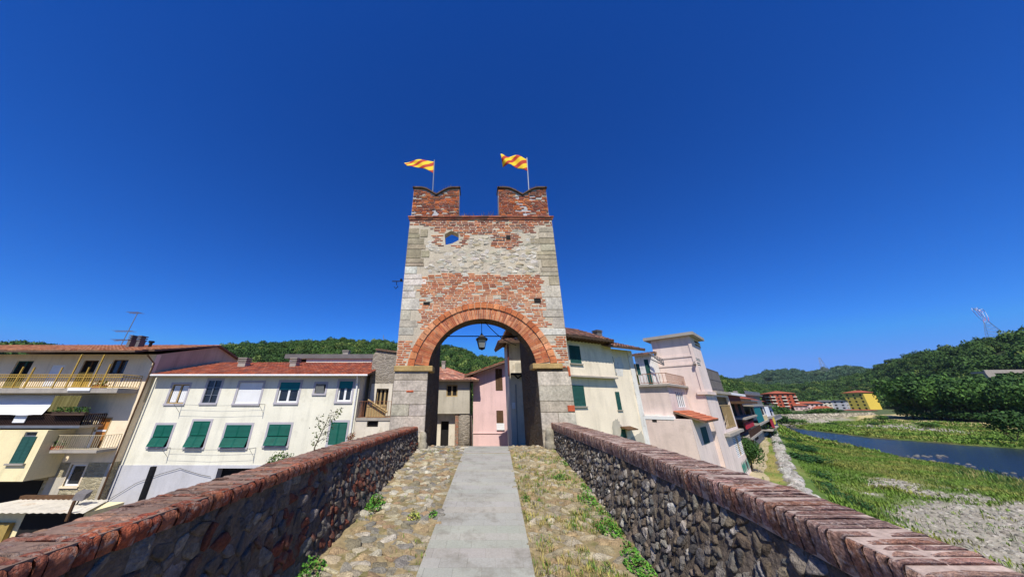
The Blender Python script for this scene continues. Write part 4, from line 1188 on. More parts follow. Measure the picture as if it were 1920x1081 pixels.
def railing(mb, pts, z0, z1, sp=.12, r=.012, top=.022, mid=()):
    for (xa, ya), (xb, yb) in zip(pts[:-1], pts[1:]):
        L = math.hypot(xb - xa, yb - ya); n = max(1, int(L / sp))
        for k in range(n + 1):
            x, y = xa + (xb - xa) * k / n, ya + (yb - ya) * k / n; mb.box(x - r, x + r, y - r, y + r, z0, z1)
        for z in (z0, z1) + tuple(mid): mb.tube([(xa, ya, z), (xb, yb, z)], top, 4)

# ---------------------------------------------------------------- white house
WY = 20.0
X0 = atY(240, 830, WY)[0]
H = House('white_house', 'long white house with green louvred shutters, grey plinth and red tiled roof', 'house', (X0, WY))
xr = H.q(677, 705)[0]; ze = H.q(480, 704)[1]; zp = H.q(350, 871)[1]; f = Fr(H, y=0)
UP = [(318, 720, 350, 756), (385, 712, 411, 755), (445, 717, 489, 756), (522, 716, 560, 754), (591, 719, 610, 737), (634, 714, 660, 752)]
LO = [(287, 796, 319, 837), (356, 789, 388, 838), (420, 796, 467, 838), (501, 795, 542, 835), (618, 791, 649, 833)]
ur = [H.r(*q) for q in UP]; lr = [H.r(*q) for q in LO]
gar = H.r(402, 877, 480, 930); gar = (gar[0], gar[1], 0.0, gar[3])
walls(H, MAT['p_white'], 0, xr, zp, ze, 9, ur + lr)
mb = MB(); holes_face(mb, -.02, xr + .02, 0, zp, [gar], lambda a, b, d: (a, d - .03, b), .4); mb.quad((-.02, -.03, zp), (xr + .02, -.03, zp), (xr + .02, .0, zp), (-.02, .0, zp)); mb.quad((xr + .02, -.03, 0), (xr + .02, 9, 0), (xr + .02, 9, zp), (xr + .02, -.03, zp)); mb.build('plinth', MAT['p_grey'], H.o)
mb = MB(); f.box(mb, gar[0], gar[1], 0, gar[3], -.42, -.36); mb.build('garage_opening', MAT['dark'], H.o)
wn = pane_part(f, ur[0]); frame_sub(f, wn, ur[0], 1, 0, 'ochrewood'); surround_sub(f, wn, ur[0], .12)
mb = MB(); a = ur[0]
for k in range(2):
    m0 = a[0] + .09 + k * (a[1] - a[0]) / 2
    for j in range(7): mb.box(m0 + j * .055, m0 + j * .055 + .05, .108 - (j % 2) * .012, .116, a[2] + .08, a[3] - .08)
mb.build('curtain', MAT['white'], wn)
wn = pane_part(f, ur[1], .05); frame_sub(f, wn, ur[1], 1, 2, 'metal', .05, .04); surround_sub(f, wn, ur[1], .12)
mb = MB(); f.box(mb, ur[2][0] - .01, ur[2][1] + .01, ur[2][2] - .01, ur[2][3] + .01, -.09, -.05)
for k in range(18): z = ur[2][2] + (ur[2][3] - ur[2][2]) * k / 18; f.box(mb, ur[2][0], ur[2][1], z, z + (ur[2][3] - ur[2][2]) / 18 - .012, -.05, -.042)
wn = mb.build('window', MAT['white'], H.o, label='closed white roller shutter'); surround_sub(f, wn, ur[2], .14)
for k in (3, 5):
    wn = pane_part(f, ur[k]); frame_sub(f, wn, ur[k], 1, 0, 'white', .12, .085); surround_sub(f, wn, ur[k], .14)
    mb = MB(); a = ur[k]; f.box(mb, a[0] + .01, a[1] - .01, a[3] - (a[3] - a[2]) * .34, a[3] - .005, -.06, -.03); f.box(mb, a[0] + .01, a[1] - .01, a[3] - (a[3] - a[2]) * .345 - .03, a[3] - (a[3] - a[2]) * .345, -.065, -.025); mb.build('roller_blind', MAT['teal'], wn)
wn = pane_part(f, ur[4], .14, 'dark'); surround_sub(f, wn, ur[4], .13); frame_sub(f, wn, ur[4], 0, 0, 'metal', .14, .05)
mb = MB(); a = ur[4]; mb.M = Matrix.Translation((0, -.0, a[2] + .04)) @ Matrix.Rotation(R(18), 4, 'X') @ Matrix.Translation((0, 0, -a[2])); mb.box(a[0] + .06, a[1] - .06, .02, .05, a[2], a[3] - .12); mb.build('tilted_sash', MAT['lampglass'], wn)
for k in range(5):
    wn = pane_part(f, lr[k], .13, 'dark'); surround_sub(f, wn, lr[k], .13); shutters(f, wn, lr[k], 0.42 if k < 4 else 0.0)
mb = MB()
yr_ = 4.6; zr = H.q(480, 680, yr_)[1]; xl_r = H.q(285, 702, -.45)[0]; xr_r = H.q(690, 702, -.45)[0]
zee = H.q(480, 702, -.5)[1]
tile_roof(mb, (xl_r, -.5, zee), (xr_r, -.5, zee), (xr_r, yr_, zr), (xl_r, yr_, zr)); 
tile_roof(mb, (xr_r, 9.6, zee), (xl_r, 9.6, zee), (xl_r, yr_, zr), (xr_r, yr_, zr), .5, .8)
rf = mb.build('roof', MAT['tile'], H.o)
for x in (0.002, xr - .002): mb = MB(); mb.add([(x, 0, ze), (x, 9, ze), (x, yr_, zr - .1)], [(0, 1, 2)]); mb.build('gable', MAT['p_white'], H.o)
for l, r_ in ((452, 469), (548, 562)):
    x0, zz = H.q(l, 672, 2.6); x1, _ = H.q(r_, 672, 2.6); z1 = H.q(l, 670, 2.6)[1]
    chimney_part(rf, (x0 + x1) / 2, 2.6, z1 - 1.25, z1, abs(x1 - x0) * .8, .5)
mb = MB(); mb.tube([(xl_r, -.52, zee - .03), (xr_r, -.52, zee - .03)], .06, 8); mb.build('gutter', MAT['white'], H.o)
mb = MB(); mb.tube([(xr - .08, -.45, zee - .08), (xr - .14, -.09, ze - .5), (xr - .14, -.09, .3)], .05, 8); mb.build('downpipe', MAT['white'], H.o)
mb = MB(); a, z1 = H.q(292, 873); b_, z0 = H.q(286, 925); f.box(mb, a - .12, a + .12, .0, z1, .03, .2); mb.build('dark_drainpipe', MAT['iron'], H.o)
for (xa, xb, yy) in ((342, 497, 757.5), (320, 480, 838.5)):           # clotheslines on brackets
    mb = MB(); x0, z = H.q(xa, yy); x1, _ = H.q(xb, yy)
    for x in (x0, x1): mb.box(x - .015, x + .015, -.6, 0, z - .015, z + .015); mb.tube([(x, -.55, z), (x, 0, z - .5)], .012, 4)
    for d in (.25, .5): mb.tube([(x0, -d, z), ((x0 + x1) / 2, -d, z - .08), (x1, -d, z)], .006, 4)
    mb.build('clothesline', MAT['metal'], H.o)
mb = MB(); P = [H.q(*q, -.1) for q in [(205, 935), (255, 905), (300, 888), (338, 877), (345, 880), (375, 889), (395, 893)]]
mb.tube([(x, -.1, z) for x, z in P], .012, 4); mb.build('wire', MAT['cable'], H.o)

# ---------------------------------------------------------------- yellow house on the left
YY = 19.55
XR = atY(257, 756, YY)[0]
Y0 = House('yellow_house', 'cream yellow house with railed balconies, white awning and three chimneys', 'house', (XR - 17, YY))
H = Y0; W = 17.0; f = Fr(H, y=0)
zt_w = H.q(270, 664)[1]
win = {'a': H.r(18, 676, 50, 727), 'b': H.r(88, 684, 112, 726), 'c': H.r(146, 675, 174, 726), 'd': H.r(207, 674, 236, 700)}
drr = H.r(173, 784, 197, 841); wlo = H.r(126, 870, 154, 911)
mid1 = H.r(60, 770, 95, 800); mid2 = H.r(120, 745, 150, 797)
zs_ = H.q(150, 866)[1]
walls(H, MAT['p_cream'], 0, W, zs_, zt_w, 9, list(win.values()) + [drr, mid1] + [tuple([wlo[0], wlo[1], max(wlo[2], zs_), wlo[3]])])
mb = MB(); holes_face(mb, 0, W, 0, zs_, [wlo], lambda a, b, d: (a, d, b)); mb.quad((W, 0, 0), (W, 9, 0), (W, 9, zs_), (W, 0, zs_)); mb.build('stone_cladding', MAT['cladding'], H.o)
# dark open ground floor at the left, grey plaster beside it
mb = MB(); x1 = H.q(80, 905)[0]; f.box(mb, 0, x1, 0, H.q(60, 900)[1], .004, .05); mb.build('dark_archway', MAT['dark'], H.o)
mb = MB(); xa = H.q(88, 905)[0]; xb = H.q(118, 905)[0]; f.box(mb, xa, xb, 0, H.q(100, 894)[1], .004, .02); mb.build('grey_patch', MAT['p_old'], H.o)
mb = MB(); xa = H.q(192, 900)[0]; f.box(mb, xa, W + .01, 0, H.q(205, 868)[1], .004, .03); mb.build('corner_render', MAT['p_old'], H.o)
for k, mt in (('a', 'dark'), ('c', 'dark'), ('d', 'glass')):
    wn = pane_part(f, win[k], .13, mt); frame_sub(f, wn, win[k], 1, 0, 'dgreen' if k == 'a' else 'brown', .13)
mb = MB(); f.box(mb, win['a'][0], win['a'][1], win['a'][2], win['a'][2] + .9, -.05, .0); mb.build('balcony_door', MAT['olive'], H.o)
mb = MB(); f.box(mb, *win['b'], -.06, -.01); f.box(mb, win['b'][0] + .08, win['b'][1] - .08, win['b'][2] + .1, win['b'][2] + .9, -.01, .01); mb.build('balcony_door', MAT['white'], H.o)
mb = MB(); f.box(mb, win['c'][0], win['c'][1], win['c'][2], win['c'][2] + .95, -.05, .0); mb.build('balcony_door', MAT['yrail'], H.o)
wn = pane_part(f, mid1, .13, 'dark')
mb = MB(); f.box(mb, *drr, -.1, -.06); m = (drr[2] + drr[3]) / 2 + .1
dr_ = mb.build('door', MAT['door'], H.o); mb = MB(); f.box(mb, drr[0], drr[1], m, m + .1, -.06, -.03); f.box(mb, drr[0], drr[0] + .12, drr[2], drr[3], -.06, -.03); mb.build('frame', MAT['white'], dr_); surround_sub(f, dr_, drr, .07, 'ochrewood', False)
wn = pane_part(f, wlo, .13); frame_sub(f, wn, wlo, 0, 0, 'white', .13, .09); surround_sub(f, wn, wlo, .1, 'p_cream')
# upper balcony
yb = -1.15; xe, zsl = H.q(222, 727, yb); zb_ = H.q(100, 736, yb)[1]; x0b = 0.5
mb = MB(); mb.box(x0b, xe, yb, 0, zb_, zsl); bal = mb.build('balcony', MAT['concrete'], H.o)
mb = MB(); zr_ = H.q(100, 702, yb)[1]; railing(mb, [(x0b, yb + .05), (xe - .05, yb + .05), (xe - .05, -.05)], zsl + .06, zr_, .14, .011, .024, (zr_ - .14,)); mb.build('railing', MAT['yrail'], bal)
for q in ((45, 687, 28), (66, 688, 60), (118, 688, 108), (155, 663, 132), (197, 664, 184), (168, 688, 166), (208, 682, 203)):
    mb = MB(); xa, za = H.q(q[0], q[1], yb + .05); mb.box(xa - .03, xa + .03, yb + .02, yb + .08, zsl, za); mb.build('post', MAT['yrail'], bal)
mb = MB(); xa, _ = H.q(130, 727, yb); xb, _ = H.q(172, 727, yb); mb.box(xa, xb, yb - .06, yb - .005, zsl - .16, zsl + .02); mb.build('white_fascia', MAT['white'], bal)
# middle balcony with awning, curtain and flower box
xe2, zs2 = H.q(150, 797, yb); mb = MB(); mb.box(x0b, xe2, yb, 0, zs2 - .14, zs2); bal2 = mb.build('balcony', MAT['metal'], H.o)
mb = MB(); zr2 = H.q(100, 776, yb)[1]; railing(mb, [(x0b, yb + .04), (xe2 - .04, yb + .04), (xe2 - .04, -.03)], zs2, zr2, .1, .02, .03); mb.box(x0b, xe2 - .06, yb + .06, yb + .075, zs2 + .04, zr2 - .03); mb.build('railing', MAT['drail'], bal2)
mb = MB(); a1 = H.q(112, 740, -.08); b1 = H.q(78, 777, -1.35); nseg = 26; xl = 1.0; xr1 = a1[0]; xr2 = b1[0]
for i in range(nseg):
    u0, u1 = i / nseg, (i + 1) / nseg
    for j in range(8):
        v0, v1 = j / 8, (j + 1) / 8
        def pt(u, v): return (xl + (xr1 + (xr2 - xr1) * v - xl) * u, -.08 - 1.27 * v, a1[1] + (b1[1] - a1[1]) * v - .06 * math.sin(v * math.pi) + .02 * math.sin(u * 40) * v)
        mb.quad(pt(u0, v1), pt(u1, v1), pt(u1, v0), pt(u0, v0))
mb.build('awning', MAT['awning'], H.o, True)
mb = MB(); xa, za = H.q(104, 741, yb + .1); xb, zb2 = H.q(141, 771, yb + .1)
for k in range(22):
    x = xa + (xb - xa) * k / 22; y = yb + .1 + .05 * math.sin(k * 1.9); y2 = yb + .1 + .05 * math.sin((k + 1) * 1.9)
    mb.quad((x, y, zb2), (x + (xb - xa) / 22, y2, zb2), (x + (xb - xa) / 22, y2, za), (x, y, za))
mb.build('balcony_curtain', MAT['olive'], H.o)
mb = MB(); xa, za = H.q(28, 780, yb - .05); xb, zz2 = H.q(38, 799, yb - .05); mb.box(xa, xa + .7, yb - .04, yb - .01, zz2 + .2, za + .1); mb.build('draped_cloth', MAT['white'], bal2)
# lower balcony
xs3, zs3 = H.q(93, 845, yb + .15); xe3, _ = H.q(218, 840, yb + .15); xe3 = min(xe3, W - .1); mb = MB(); mb.box(xs3, xe3, yb + .15, 0, zs3 - .1, zs3 + .04); bal3 = mb.build('balcony', MAT['concrete'], H.o)
mb = MB(); zr3 = H.q(160, 816, yb + .15)[1]; railing(mb, [(xs3 + .04, 0), (xs3 + .04, yb + .2), (xe3 - .04, yb + .2), (xe3 - .04, 0)], zs3 + .1, zr3, .12, .009, .016); mb.build('railing', MAT['rail'], bal3)
# projecting bay at the lower left
yb2 = -1.3; xe4 = H.q(66, 855, yb2)[0]; z4a = H.q(50, 902, yb2)[1]; z4b = H.q(60, 806, yb2)[1]
br = H.r(31, 818, 58, 868, yb2); bu = H.r(46, 809, 69, 818, yb2)
bay = walls(H, MAT['p_bay'], 0.8, xe4, z4a, z4b, 1.29, [br, bu], y=yb2, name='bay')
mb = MB(); mb.quad((.8, yb2 + 1.29, z4a), (xe4, yb2 + 1.29, z4a), (xe4, yb2, z4a), (.8, yb2, z4a)); mb.build('bay_soffit', MAT['p_bay'], bay)
f2 = Fr(H, y=yb2)
wn = pane_part(f2, br, .13, 'dark'); shutters(f2, wn, br, 0, 'dgreen'); mb = MB(); f2.box(mb, br[0] - .12, br[1] + .12, br[2] - .08, br[2], .001, .12); mb.build('sill', MAT['concrete'], wn)
wn = pane_part(f2, bu, .1); frame_sub(f2, wn, bu, 0, 0, 'metal', .1)
# roof: long front eave, verge at the right flank
zev = H.q(150, 657, -1.25)[1]; yr_ = 4.4; zrg = H.qx(397, 645, W)[1]
mb = MB(); pal = [S(168, 112, 78), S(156, 98, 68), S(176, 122, 88), S(146, 92, 66), S(164, 116, 88)]
xq = H.q(262, 656, -1.0)[0]
slope = (zrg - zev) / (yr_ + 1.25)
tile_roof(mb, (-.5, -1.25, zev), (xq, -1.25, zev), (xq, yr_, zrg), (-.5, yr_, zrg), .26, .4, pal)
tile_roof(mb, (xq, -.5, zev + slope * .75), (W + .25, -.5, zev + slope * .75), (W + .25, yr_, zrg), (xq, yr_, zrg), .26, .4, pal)
tile_roof(mb, (W + .25, 9.6, zt_w - .2), (-.5, 9.6, zt_w - .2), (-.5, yr_, zrg), (W + .25, yr_, zrg), .5, .8, pal)
rf = mb.build('roof', MAT['tile'], H.o)
mb = MB(); mb.add([(W + .001, 0, zt_w), (W + .001, 9, zt_w), (W + .001, yr_, zrg - .12)], [(0, 1, 2)]); mb.quad((W + .003, .3, zt_w - 3), (W + .003, 8.9, zt_w - 3), (W + .003, 8.9, zt_w), (W + .003, .3, zt_w)); mb.build('side_wall', MAT['p_mauve'], H.o)
mb = MB(); mb.tube([(W - .1, -.5, zt_w - .1), (W + .12, -.08, zt_w - .6), (W + .12, -.08, .6)], .05, 8); mb.build('downpipe', MAT['brown'], H.o)
for (l, r_, tp) in ((241, 255, 628), (258, 272, 629)):
    x0, _ = H.q(l, 640, 1.6); x1, _ = H.q(r_, 640, 1.6); z1 = H.q(l, tp, 1.6)[1]; chimney_part(rf, (x0 + x1) / 2, 1.6, z1 - 1.3, z1, abs(x1 - x0) * .42, .4, 'slate')
x0, z1 = H.q(285, 639, 1.6); mb = MB(); mb.lathe([(.09, z1 - .9), (.09, z1 - .15), (.16, z1 - .12), (.16, z1)], x0, 1.6, 8); mb.build('flue_pipe', MAT['iron'], rf)
def flowers(name, base, n, sp, hgt, cols, par=None, flower=None):
    V = []; C = []
    for k in range(n):
        p = np.array(base) + np.array([random.uniform(-sp[0], sp[0]), random.uniform(-sp[1], sp[1]), random.uniform(0, hgt)])
        a = rng.normal(size=3); a /= np.linalg.norm(a); b = np.cross(a, rng.normal(size=3)); b /= np.linalg.norm(b); s = random.uniform(.03, .07)
        V.append([p - a * s, p - b * s * .7, p + a * s, p + b * s * .7]); C.append(jit(random.choice(flower) if flower and random.random() < .25 else random.choice(cols), .2))
    return np_quads(name, np.array(V), np.array(C), MAT['leaf'], par)
GL = [S(70, 104, 40), S(90, 122, 50), S(52, 84, 34)]
def planter(x, y, z, L, lab, flower=None, pot=S(168, 92, 62)):
    root = empty('flower_box', (H.P[0] + x, H.P[1] + y, H.z0 + z), 0, lab, 'flower box', 'plants on the balconies')
    mb = MB(); mb.prism([(-L / 2 + .03, -.09, 0), (L / 2 - .03, -.09, 0), (L / 2 - .03, .09, 0), (-L / 2 + .03, .09, 0)], (0, 0, .16), pot); mb.box(-L / 2, L / 2, -.11, .11, .15, .19, pot); mb.build('trough', MAT['col'], root, bevel=.01)
    flowers('leaves', (0, 0, .17), int(150 * L), (L / 2, .13), .28, GL, root, flower)
xa, za = H.q(133, 773, yb - .1); planter(xa, yb - .12, za - .15, 2.0, 'long planter of trailing green leaves on the rail of the dark middle balcony', None, S(80, 62, 50))
xa, za = H.q(188, 722, yb + .25); planter(xa, yb + .25, zsl, .8, 'terracotta trough of reddish plants at the right of the yellow balcony', [S(190, 96, 70), S(170, 80, 60)])
xa, za = H.q(104, 842, yb + .4); planter(xa, yb + .4, zs3 + .04, .7, 'terracotta trough with pale flowers at the left end of the orange door balcony', [S(220, 200, 180)])
ax, az_ = H.q(230, 640, 2.2); bx, bz = H.q(262, 578, 2.2)
ant = empty('television_antenna', (H.P[0] + ax, H.P[1] + 2.2, H.z0 + az_ - .3), 0, 'thin leaning television antenna on the yellow house roof beside the chimneys', 'antenna')
mb = MB(); D = Vector((bx - ax, 0, bz - az_)); mb.tube([(0, 0, 0), tuple(D)], .028, 6); mb.build('mast', MAT['metal'], ant)
for t, L, tilt in ((.98, .62, 0.05), (.42, .95, .05), (.16, .7, .1)):
    mb = MB(); c = D * t
    mb.tube([(c.x - L, 0, c.z - tilt), (c.x + L * .35, 0, c.z)], .02, 5)
    for k in range(7): x = c.x - L + (L * 1.35) * k / 6; mb.tube([(x, -.28, c.z), (x, .28, c.z)], .011, 4)
    mb.build('aerial', MAT['metal'], ant)

# ---------------------------------------------------------------- shed with the pale sheet roof under the parapet
SY = 15.2
H = House('lean_to_shed', 'low shed with stained white sheet roof below the left parapet', 'shed', (atY(-60, 960, SY)[0], SY)); f = Fr(H, y=0)
x1, zf = H.q(150, 955); zb3 = H.q(100, 936, 2.2)[1]
mb = MB(); xr_ = H.q(158, 956)[0]; xr2 = H.q(205, 934, 2.2)[0]
n = 36
for i in range(n):
    def pp(t, v): return (-1 + (xr_ + (xr2 - xr_) * v + 1) * t, 2.2 * v, zf - .12 + (zb3 - zf + .12) * v + .018 * (1 if int(t * n + .5) % 2 else -1))
    mb.quad(pp(i / n, 0), pp((i + 1) / n, 0), pp((i + 1) / n, 1), pp(i / n, 1))
MAT['stained'] = M('stained_white_sheet', S(220, 212, 192), .75, (.8, .12), (10, .1), .2, None, dirt=(S(176, 140, 96), .9, .6))
mb.build('sheet_roof', MAT['stained'], H.o)
mb = MB(); mb.box(-1, H.q(142, 936, 2.3)[0], 2.2, 2.4, zb3 - .02, zb3 + .16); mb.build('beam', MAT['brown'], H.o)
mb = MB(); mb.box(-1, xr_ - .5, .6, 2.1, 0, zf - .28); mb.build('wall', MAT['p_bay'], H.o)
mb = MB(); xa = H.q(40, 985, .6)[0]; mb.box(xa, xr_ - .6, .55, .599, zf - 1.6, zf - .3); mb.build('dark_opening', MAT['dark'], H.o)
mb = MB(); mb.box(-.9, xa - .3, .40, .56, zf - 1.4, zf - .62); mb.build('yellow_shutter', M('mustard_paint', S(176, 150, 84), .7, (4, .2), (30, .2), .2), H.o)
mb = MB(); p_, q_ = H.q(124, 976, -.05), H.q(140, 938, -.05); mb.tube([(p_[0], -.05, p_[1]), (q_[0], -.05, q_[1])], .06, 6); mb.build('post', MAT['brown'], H.o)
fl = empty('floodlight', (H.P[0] + H.q(152, 932, 1.2)[0], H.P[1] + 1.2, H.z0 + H.q(152, 937, 1.2)[1]), R(-12), 'square grey floodlight above the sheet roof of the shed', 'floodlight')
mb = MB(); mb.prism([(-.36, -.12, .0), (.36, -.12, .0), (.36, .1, .12), (-.36, .1, .12)], (0, .05, .28)); mb.build('housing', MAT['slate'], fl, bevel=.02)
mb = MB(); mb.tube([(0, 0, .1), (-.1, 0, -.2), (-.5, .2, -.3)], .03, 6); mb.build('bracket', MAT['iron'], fl)

# ---------------------------------------------------------------- flat roofed building behind the white house
BY = 30.0
H = House('flat_roofed_building', 'low white building with grey flat roof behind the red tiles', 'building', (atY(545, 670, BY)[0], BY)); f = Fr(H, y=0)
W = H.q(697, 672)[0]; z1 = H.q(600, 672)[1]; z2 = H.q(600, 664)[1]; op = H.r(551, 672.5, 574, 683)
walls(H, MAT['p_white'], 0, W, 0, z1, 8, [op]); mb = MB(); f.box(mb, *op, -.4, -.2); mb.build('opening', MAT['dark'], H.o)
mb = MB(); mb.box(-.5, W + .3, -.22, 8.3, z1, z2); rf = mb.build('roof', MAT['slate'], H.o)
x, z = H.q(650, 658, 2); chimney_part(rf, x, 2, z2, z + .1, .6, .5)

# ---------------------------------------------------------------- stone house left of the tower
HY = 21.0
H = House('stone_house', 'narrow rubble stone house with railed balcony, right of the white house', 'house', (atY(690, 740, HY)[0], HY)); f = Fr(H, y=0)
W = H.q(752, 740)[0]; za = H.q(701, 655)[1]; zb = H.q(745, 665)[1]; zl = H.q(715, 782)[1]
dr = H.r(704, 728, 727, 775)
mb = MB(); holes_face(mb, 0, W + 1.2, 0, zb, [dr], lambda a, b, d: (a, d, b), .25); xm = H.q(700, 660)[0]
mb.add([(0, 0, zb), (W + 1.2, 0, zb), (W, 0, zb), (.25, 0, za)], [(0, 2, 3)]); mb.quad((W + 1.2, 0, 0), (W + 1.2, 6, 0), (W + 1.2, 6, zb), (W + 1.2, 0, zb)); mb.quad((0, 6, 0), (0, 0, 0), (0, 0, zb), (0, 6, zb)); mb.quad((0, 0, zb), (0, 6, zb), (.25, 6, za), (.25, 0, za))
mb.build('wall', MAT['greystone'], H.o)
mb = MB(); tile_roof(mb, (W + 1.4, -.12, zb - .05), (W + 1.4, 6.2, zb - .05), (.15, 6.2, za + .02), (.15, -.12, za + .02), .3, .4, [S(176, 130, 106), S(190, 150, 124), S(160, 116, 96)], .03, under=.06); mb.build('roof', MAT['tile'], H.o)
mb = MB(); x0, z1 = H.q(697, 719); x1, _ = H.q(737, 719); z0 = H.q(715, 779)[1]
holes_face(mb, x0, x1, z0, z1, [dr], lambda a, b, d: (a, d - .03, b), .05); mb.build('plaster_panel', MAT['p_oldwhite'], H.o)
d_ = pane_part(f, dr, .22, 'dark'); d_.name = 'balcony_door'; frame_sub(f, d_, dr, 2, 0, 'ochrewood', .2, .07)
mb = MB(); xs_, zz = H.q(667, 783, -1.0); xe, _ = H.q(737, 783, -1.0); mb.box(xs_, xe, -1.0, -.0, zz - .16, zz); bal = mb.build('balcony', MAT['concrete'], H.o)
mb = MB(); zr_ = H.q(700, 752, -.95)[1]; railing(mb, [(xs_ + .1, 0), (xs_ + .1, -.95), (xe - .05, -.95), (xe - .05, 0)], zz + .05, zr_, .17, .008, .012); mb.build('railing', MAT['rust'], bal)
mb = MB(); p0 = H.q(690, 749, -.9); p1 = H.q(726, 772, -.9); mb.tube([(p0[0], -.9, p0[1]), (p1[0], -.9, p1[1])], .06, 4); mb.build('leaning_plank', MAT['ochrewood'], bal)
mb = MB(); mb.box(xs_ + .5, xe - .6, -.7, -.66, zz + .02, zz + .8); mb.build('boarding', MAT['ochrewood'], bal)
wl = H.r(688, 787, 709, 800, -.95); x0 = H.q(664, 800, -.95)[0]; x1 = H.q(731, 790, -.95)[0]
walls(H, MAT['p_oldwhite'], x0, x1, 0, zz - .16, .94, [wl], y=-.95, name='base'); mb = MB(); Fr(H, y=-.95).box(mb, *wl, -.4, -.15); mb.build('window', MAT['dark'], H.o)

# ---------------------------------------------------------------- houses seen through the arch
GY = 24.0
H = House('grey_house', 'grey plastered house with tiled roof seen at the left in the arch', 'house', (atY(815, 750, GY)[0], GY), z0=-2.2); f = Fr(H, y=0)
W = H.q(880.5, 750)[0]; zb = H.q(850, 775)[1]; zt2 = H.q(850, 714)[1]; wr = H.r(837, 721, 858, 743)
walls(H, MAT['p_old'], -6, W, zb, zt2, 6, [wr])
wn = pane_part(f, wr, .1, 'dark'); frame_sub(f, wn, wr, 1, 0, 'ochrewood', .1, .08)
mb = MB(); z_e = H.q(850, 711, -.5)[1]; xre = H.q(898, 708, -.4)[0]; zrd = H.q(835, 689, 3.2)[1]; xl = -6.5
tile_roof(mb, (xl, -.5, z_e), (xre, -.5, z_e - .05), (W - 2.3, 3.2, zrd), (xl, 3.2, zrd), .26, .38, [S(176, 120, 98), S(190, 140, 116), S(160, 110, 92), S(196, 152, 130), S(150, 112, 98)])
tile_roof(mb, (xre, -.5, z_e - .05), (xre, 6.5, z_e - .05), (W - 2.2, 3.4, zrd), (W - 2.3, 3.2, zrd), .26, .38)
rf = mb.build('roof', MAT['tile'], H.o); x, z = H.q(832, 676, 2.6); chimney_part(rf, x, 2.6, z - 1, z, .3, .3)
mb = MB(); dr = H.r(826, 789, 841, 840, .55); holes_face(mb, -6, W, -.5, zb, [dr], lambda a, b, d: (a, .55 + d, b), .3); mb.build('lower_wall', MAT['p_oldwhite'], H.o)
mb = MB(); mb.box(dr[0], dr[1], .85, .9, dr[2], dr[3]); mb.build('doorway', MAT['dark'], H.o)
mb = MB(); xa = H.q(853, 800, .2)[0]; xb = H.q(859.5, 800, .2)[0]; mb.box(xa, xb, .1, .54, -.5, zb - .01); mb.build('brick_pier', M_rubble('pier_brick', [S(150, 120, 100), S(170, 110, 84), S(140, 128, 112)], S(150, 138, 120), (4, 4, 12), .07, .03), H.o)
mb = MB(); xc = H.q(871, 800, .3)[0]; mb.lathe([(.55, -.5), (.55, zb - .15), (.5, zb - .1), (.02, zb - .05)], xc, .45, 18); mb.build('round_stair', MAT['greystone'], H.o, True)
mb = MB(); mb.tube([(W + .08, -.5, z_e), (W + .06, -.07, z_e - .3), (W + .06, -.07, 0)], .05, 8); mb.build('downpipe', MAT['iron'], H.o)

PYY = 24.6
H = House('pink_house', 'pink house with brown shutters framed by the tower arch', 'house', (atY(887, 770, PYY)[0], PYY), z0=-2.4); f = Fr(H, y=0)
W = H.q(975, 770)[0]; za = H.q(873, 700)[1]; zb = H.q(965, 670)[1]
wa, wb = H.r(929, 691, 942, 731), H.r(931, 769, 944, 804)
mb = MB(); holes_face(mb, 0, W, 0, za, [wb, (wa[0], wa[1], wa[2], min(wa[3], za - .02))], lambda a, b, d: (a, d, b)); mb.add([(0, 0, za), (W, 0, za), (W, 0, zb)], [(0, 1, 2)])
mb.quad((0, 8, 0), (0, 0, 0), (0, 0, za), (0, 8, za)); mb.quad((W, 0, 0), (W, 8, 0), (W, 8, zb), (W, 0, zb)); mb.build('wall', MAT['p_pink'], H.o)
for a in (wa, wb):
    wn = pane_part(f, a, .1, 'dark'); shutters(f, wn, a, 0, 'brown')
mb = MB(); a = wb; mb.box(a[0] - .02, a[1] + .05, -.1, -.04, a[2] - .05, a[2] + .42); mb.build('hanging_cloth', MAT['white'], wn)
zl = H.q(920, 811)[1]; mb = MB(); mb.box(-.03, W, -.05, 0, zl - .05, zl + .02); mb.build('ledge', MAT['p_pink'], H.o)
mb = MB(); ex = H.q(871, 699, -.75)[0]; tile_roof(mb, (ex, -.75, za + (ex) * (zb - za) / W + .02), (ex, 8, za + ex * (zb - za) / W + .02), (W + .4, 8, zb + .1), (W + .4, -.75, zb + .1), .26, .4); mb.build('roof', MAT['tile'], H.o)
mb = MB(); x, z = H.q(951, 712); mb.tube([(x, -.06, z), (x, -.06, .2)], .04, 6); x2, z2 = H.q(957, 690); mb.tube([(x, -.06, z), (x2, -.06, z + .4)], .03, 6); mb.build('downpipe', MAT['white'], H.o)
mb = MB(); mb.tube([(-.1, -.06, za - .3), (-.1, -.06, 0)], .05, 6); mb.build('dark_downpipe', MAT['iron'], H.o)

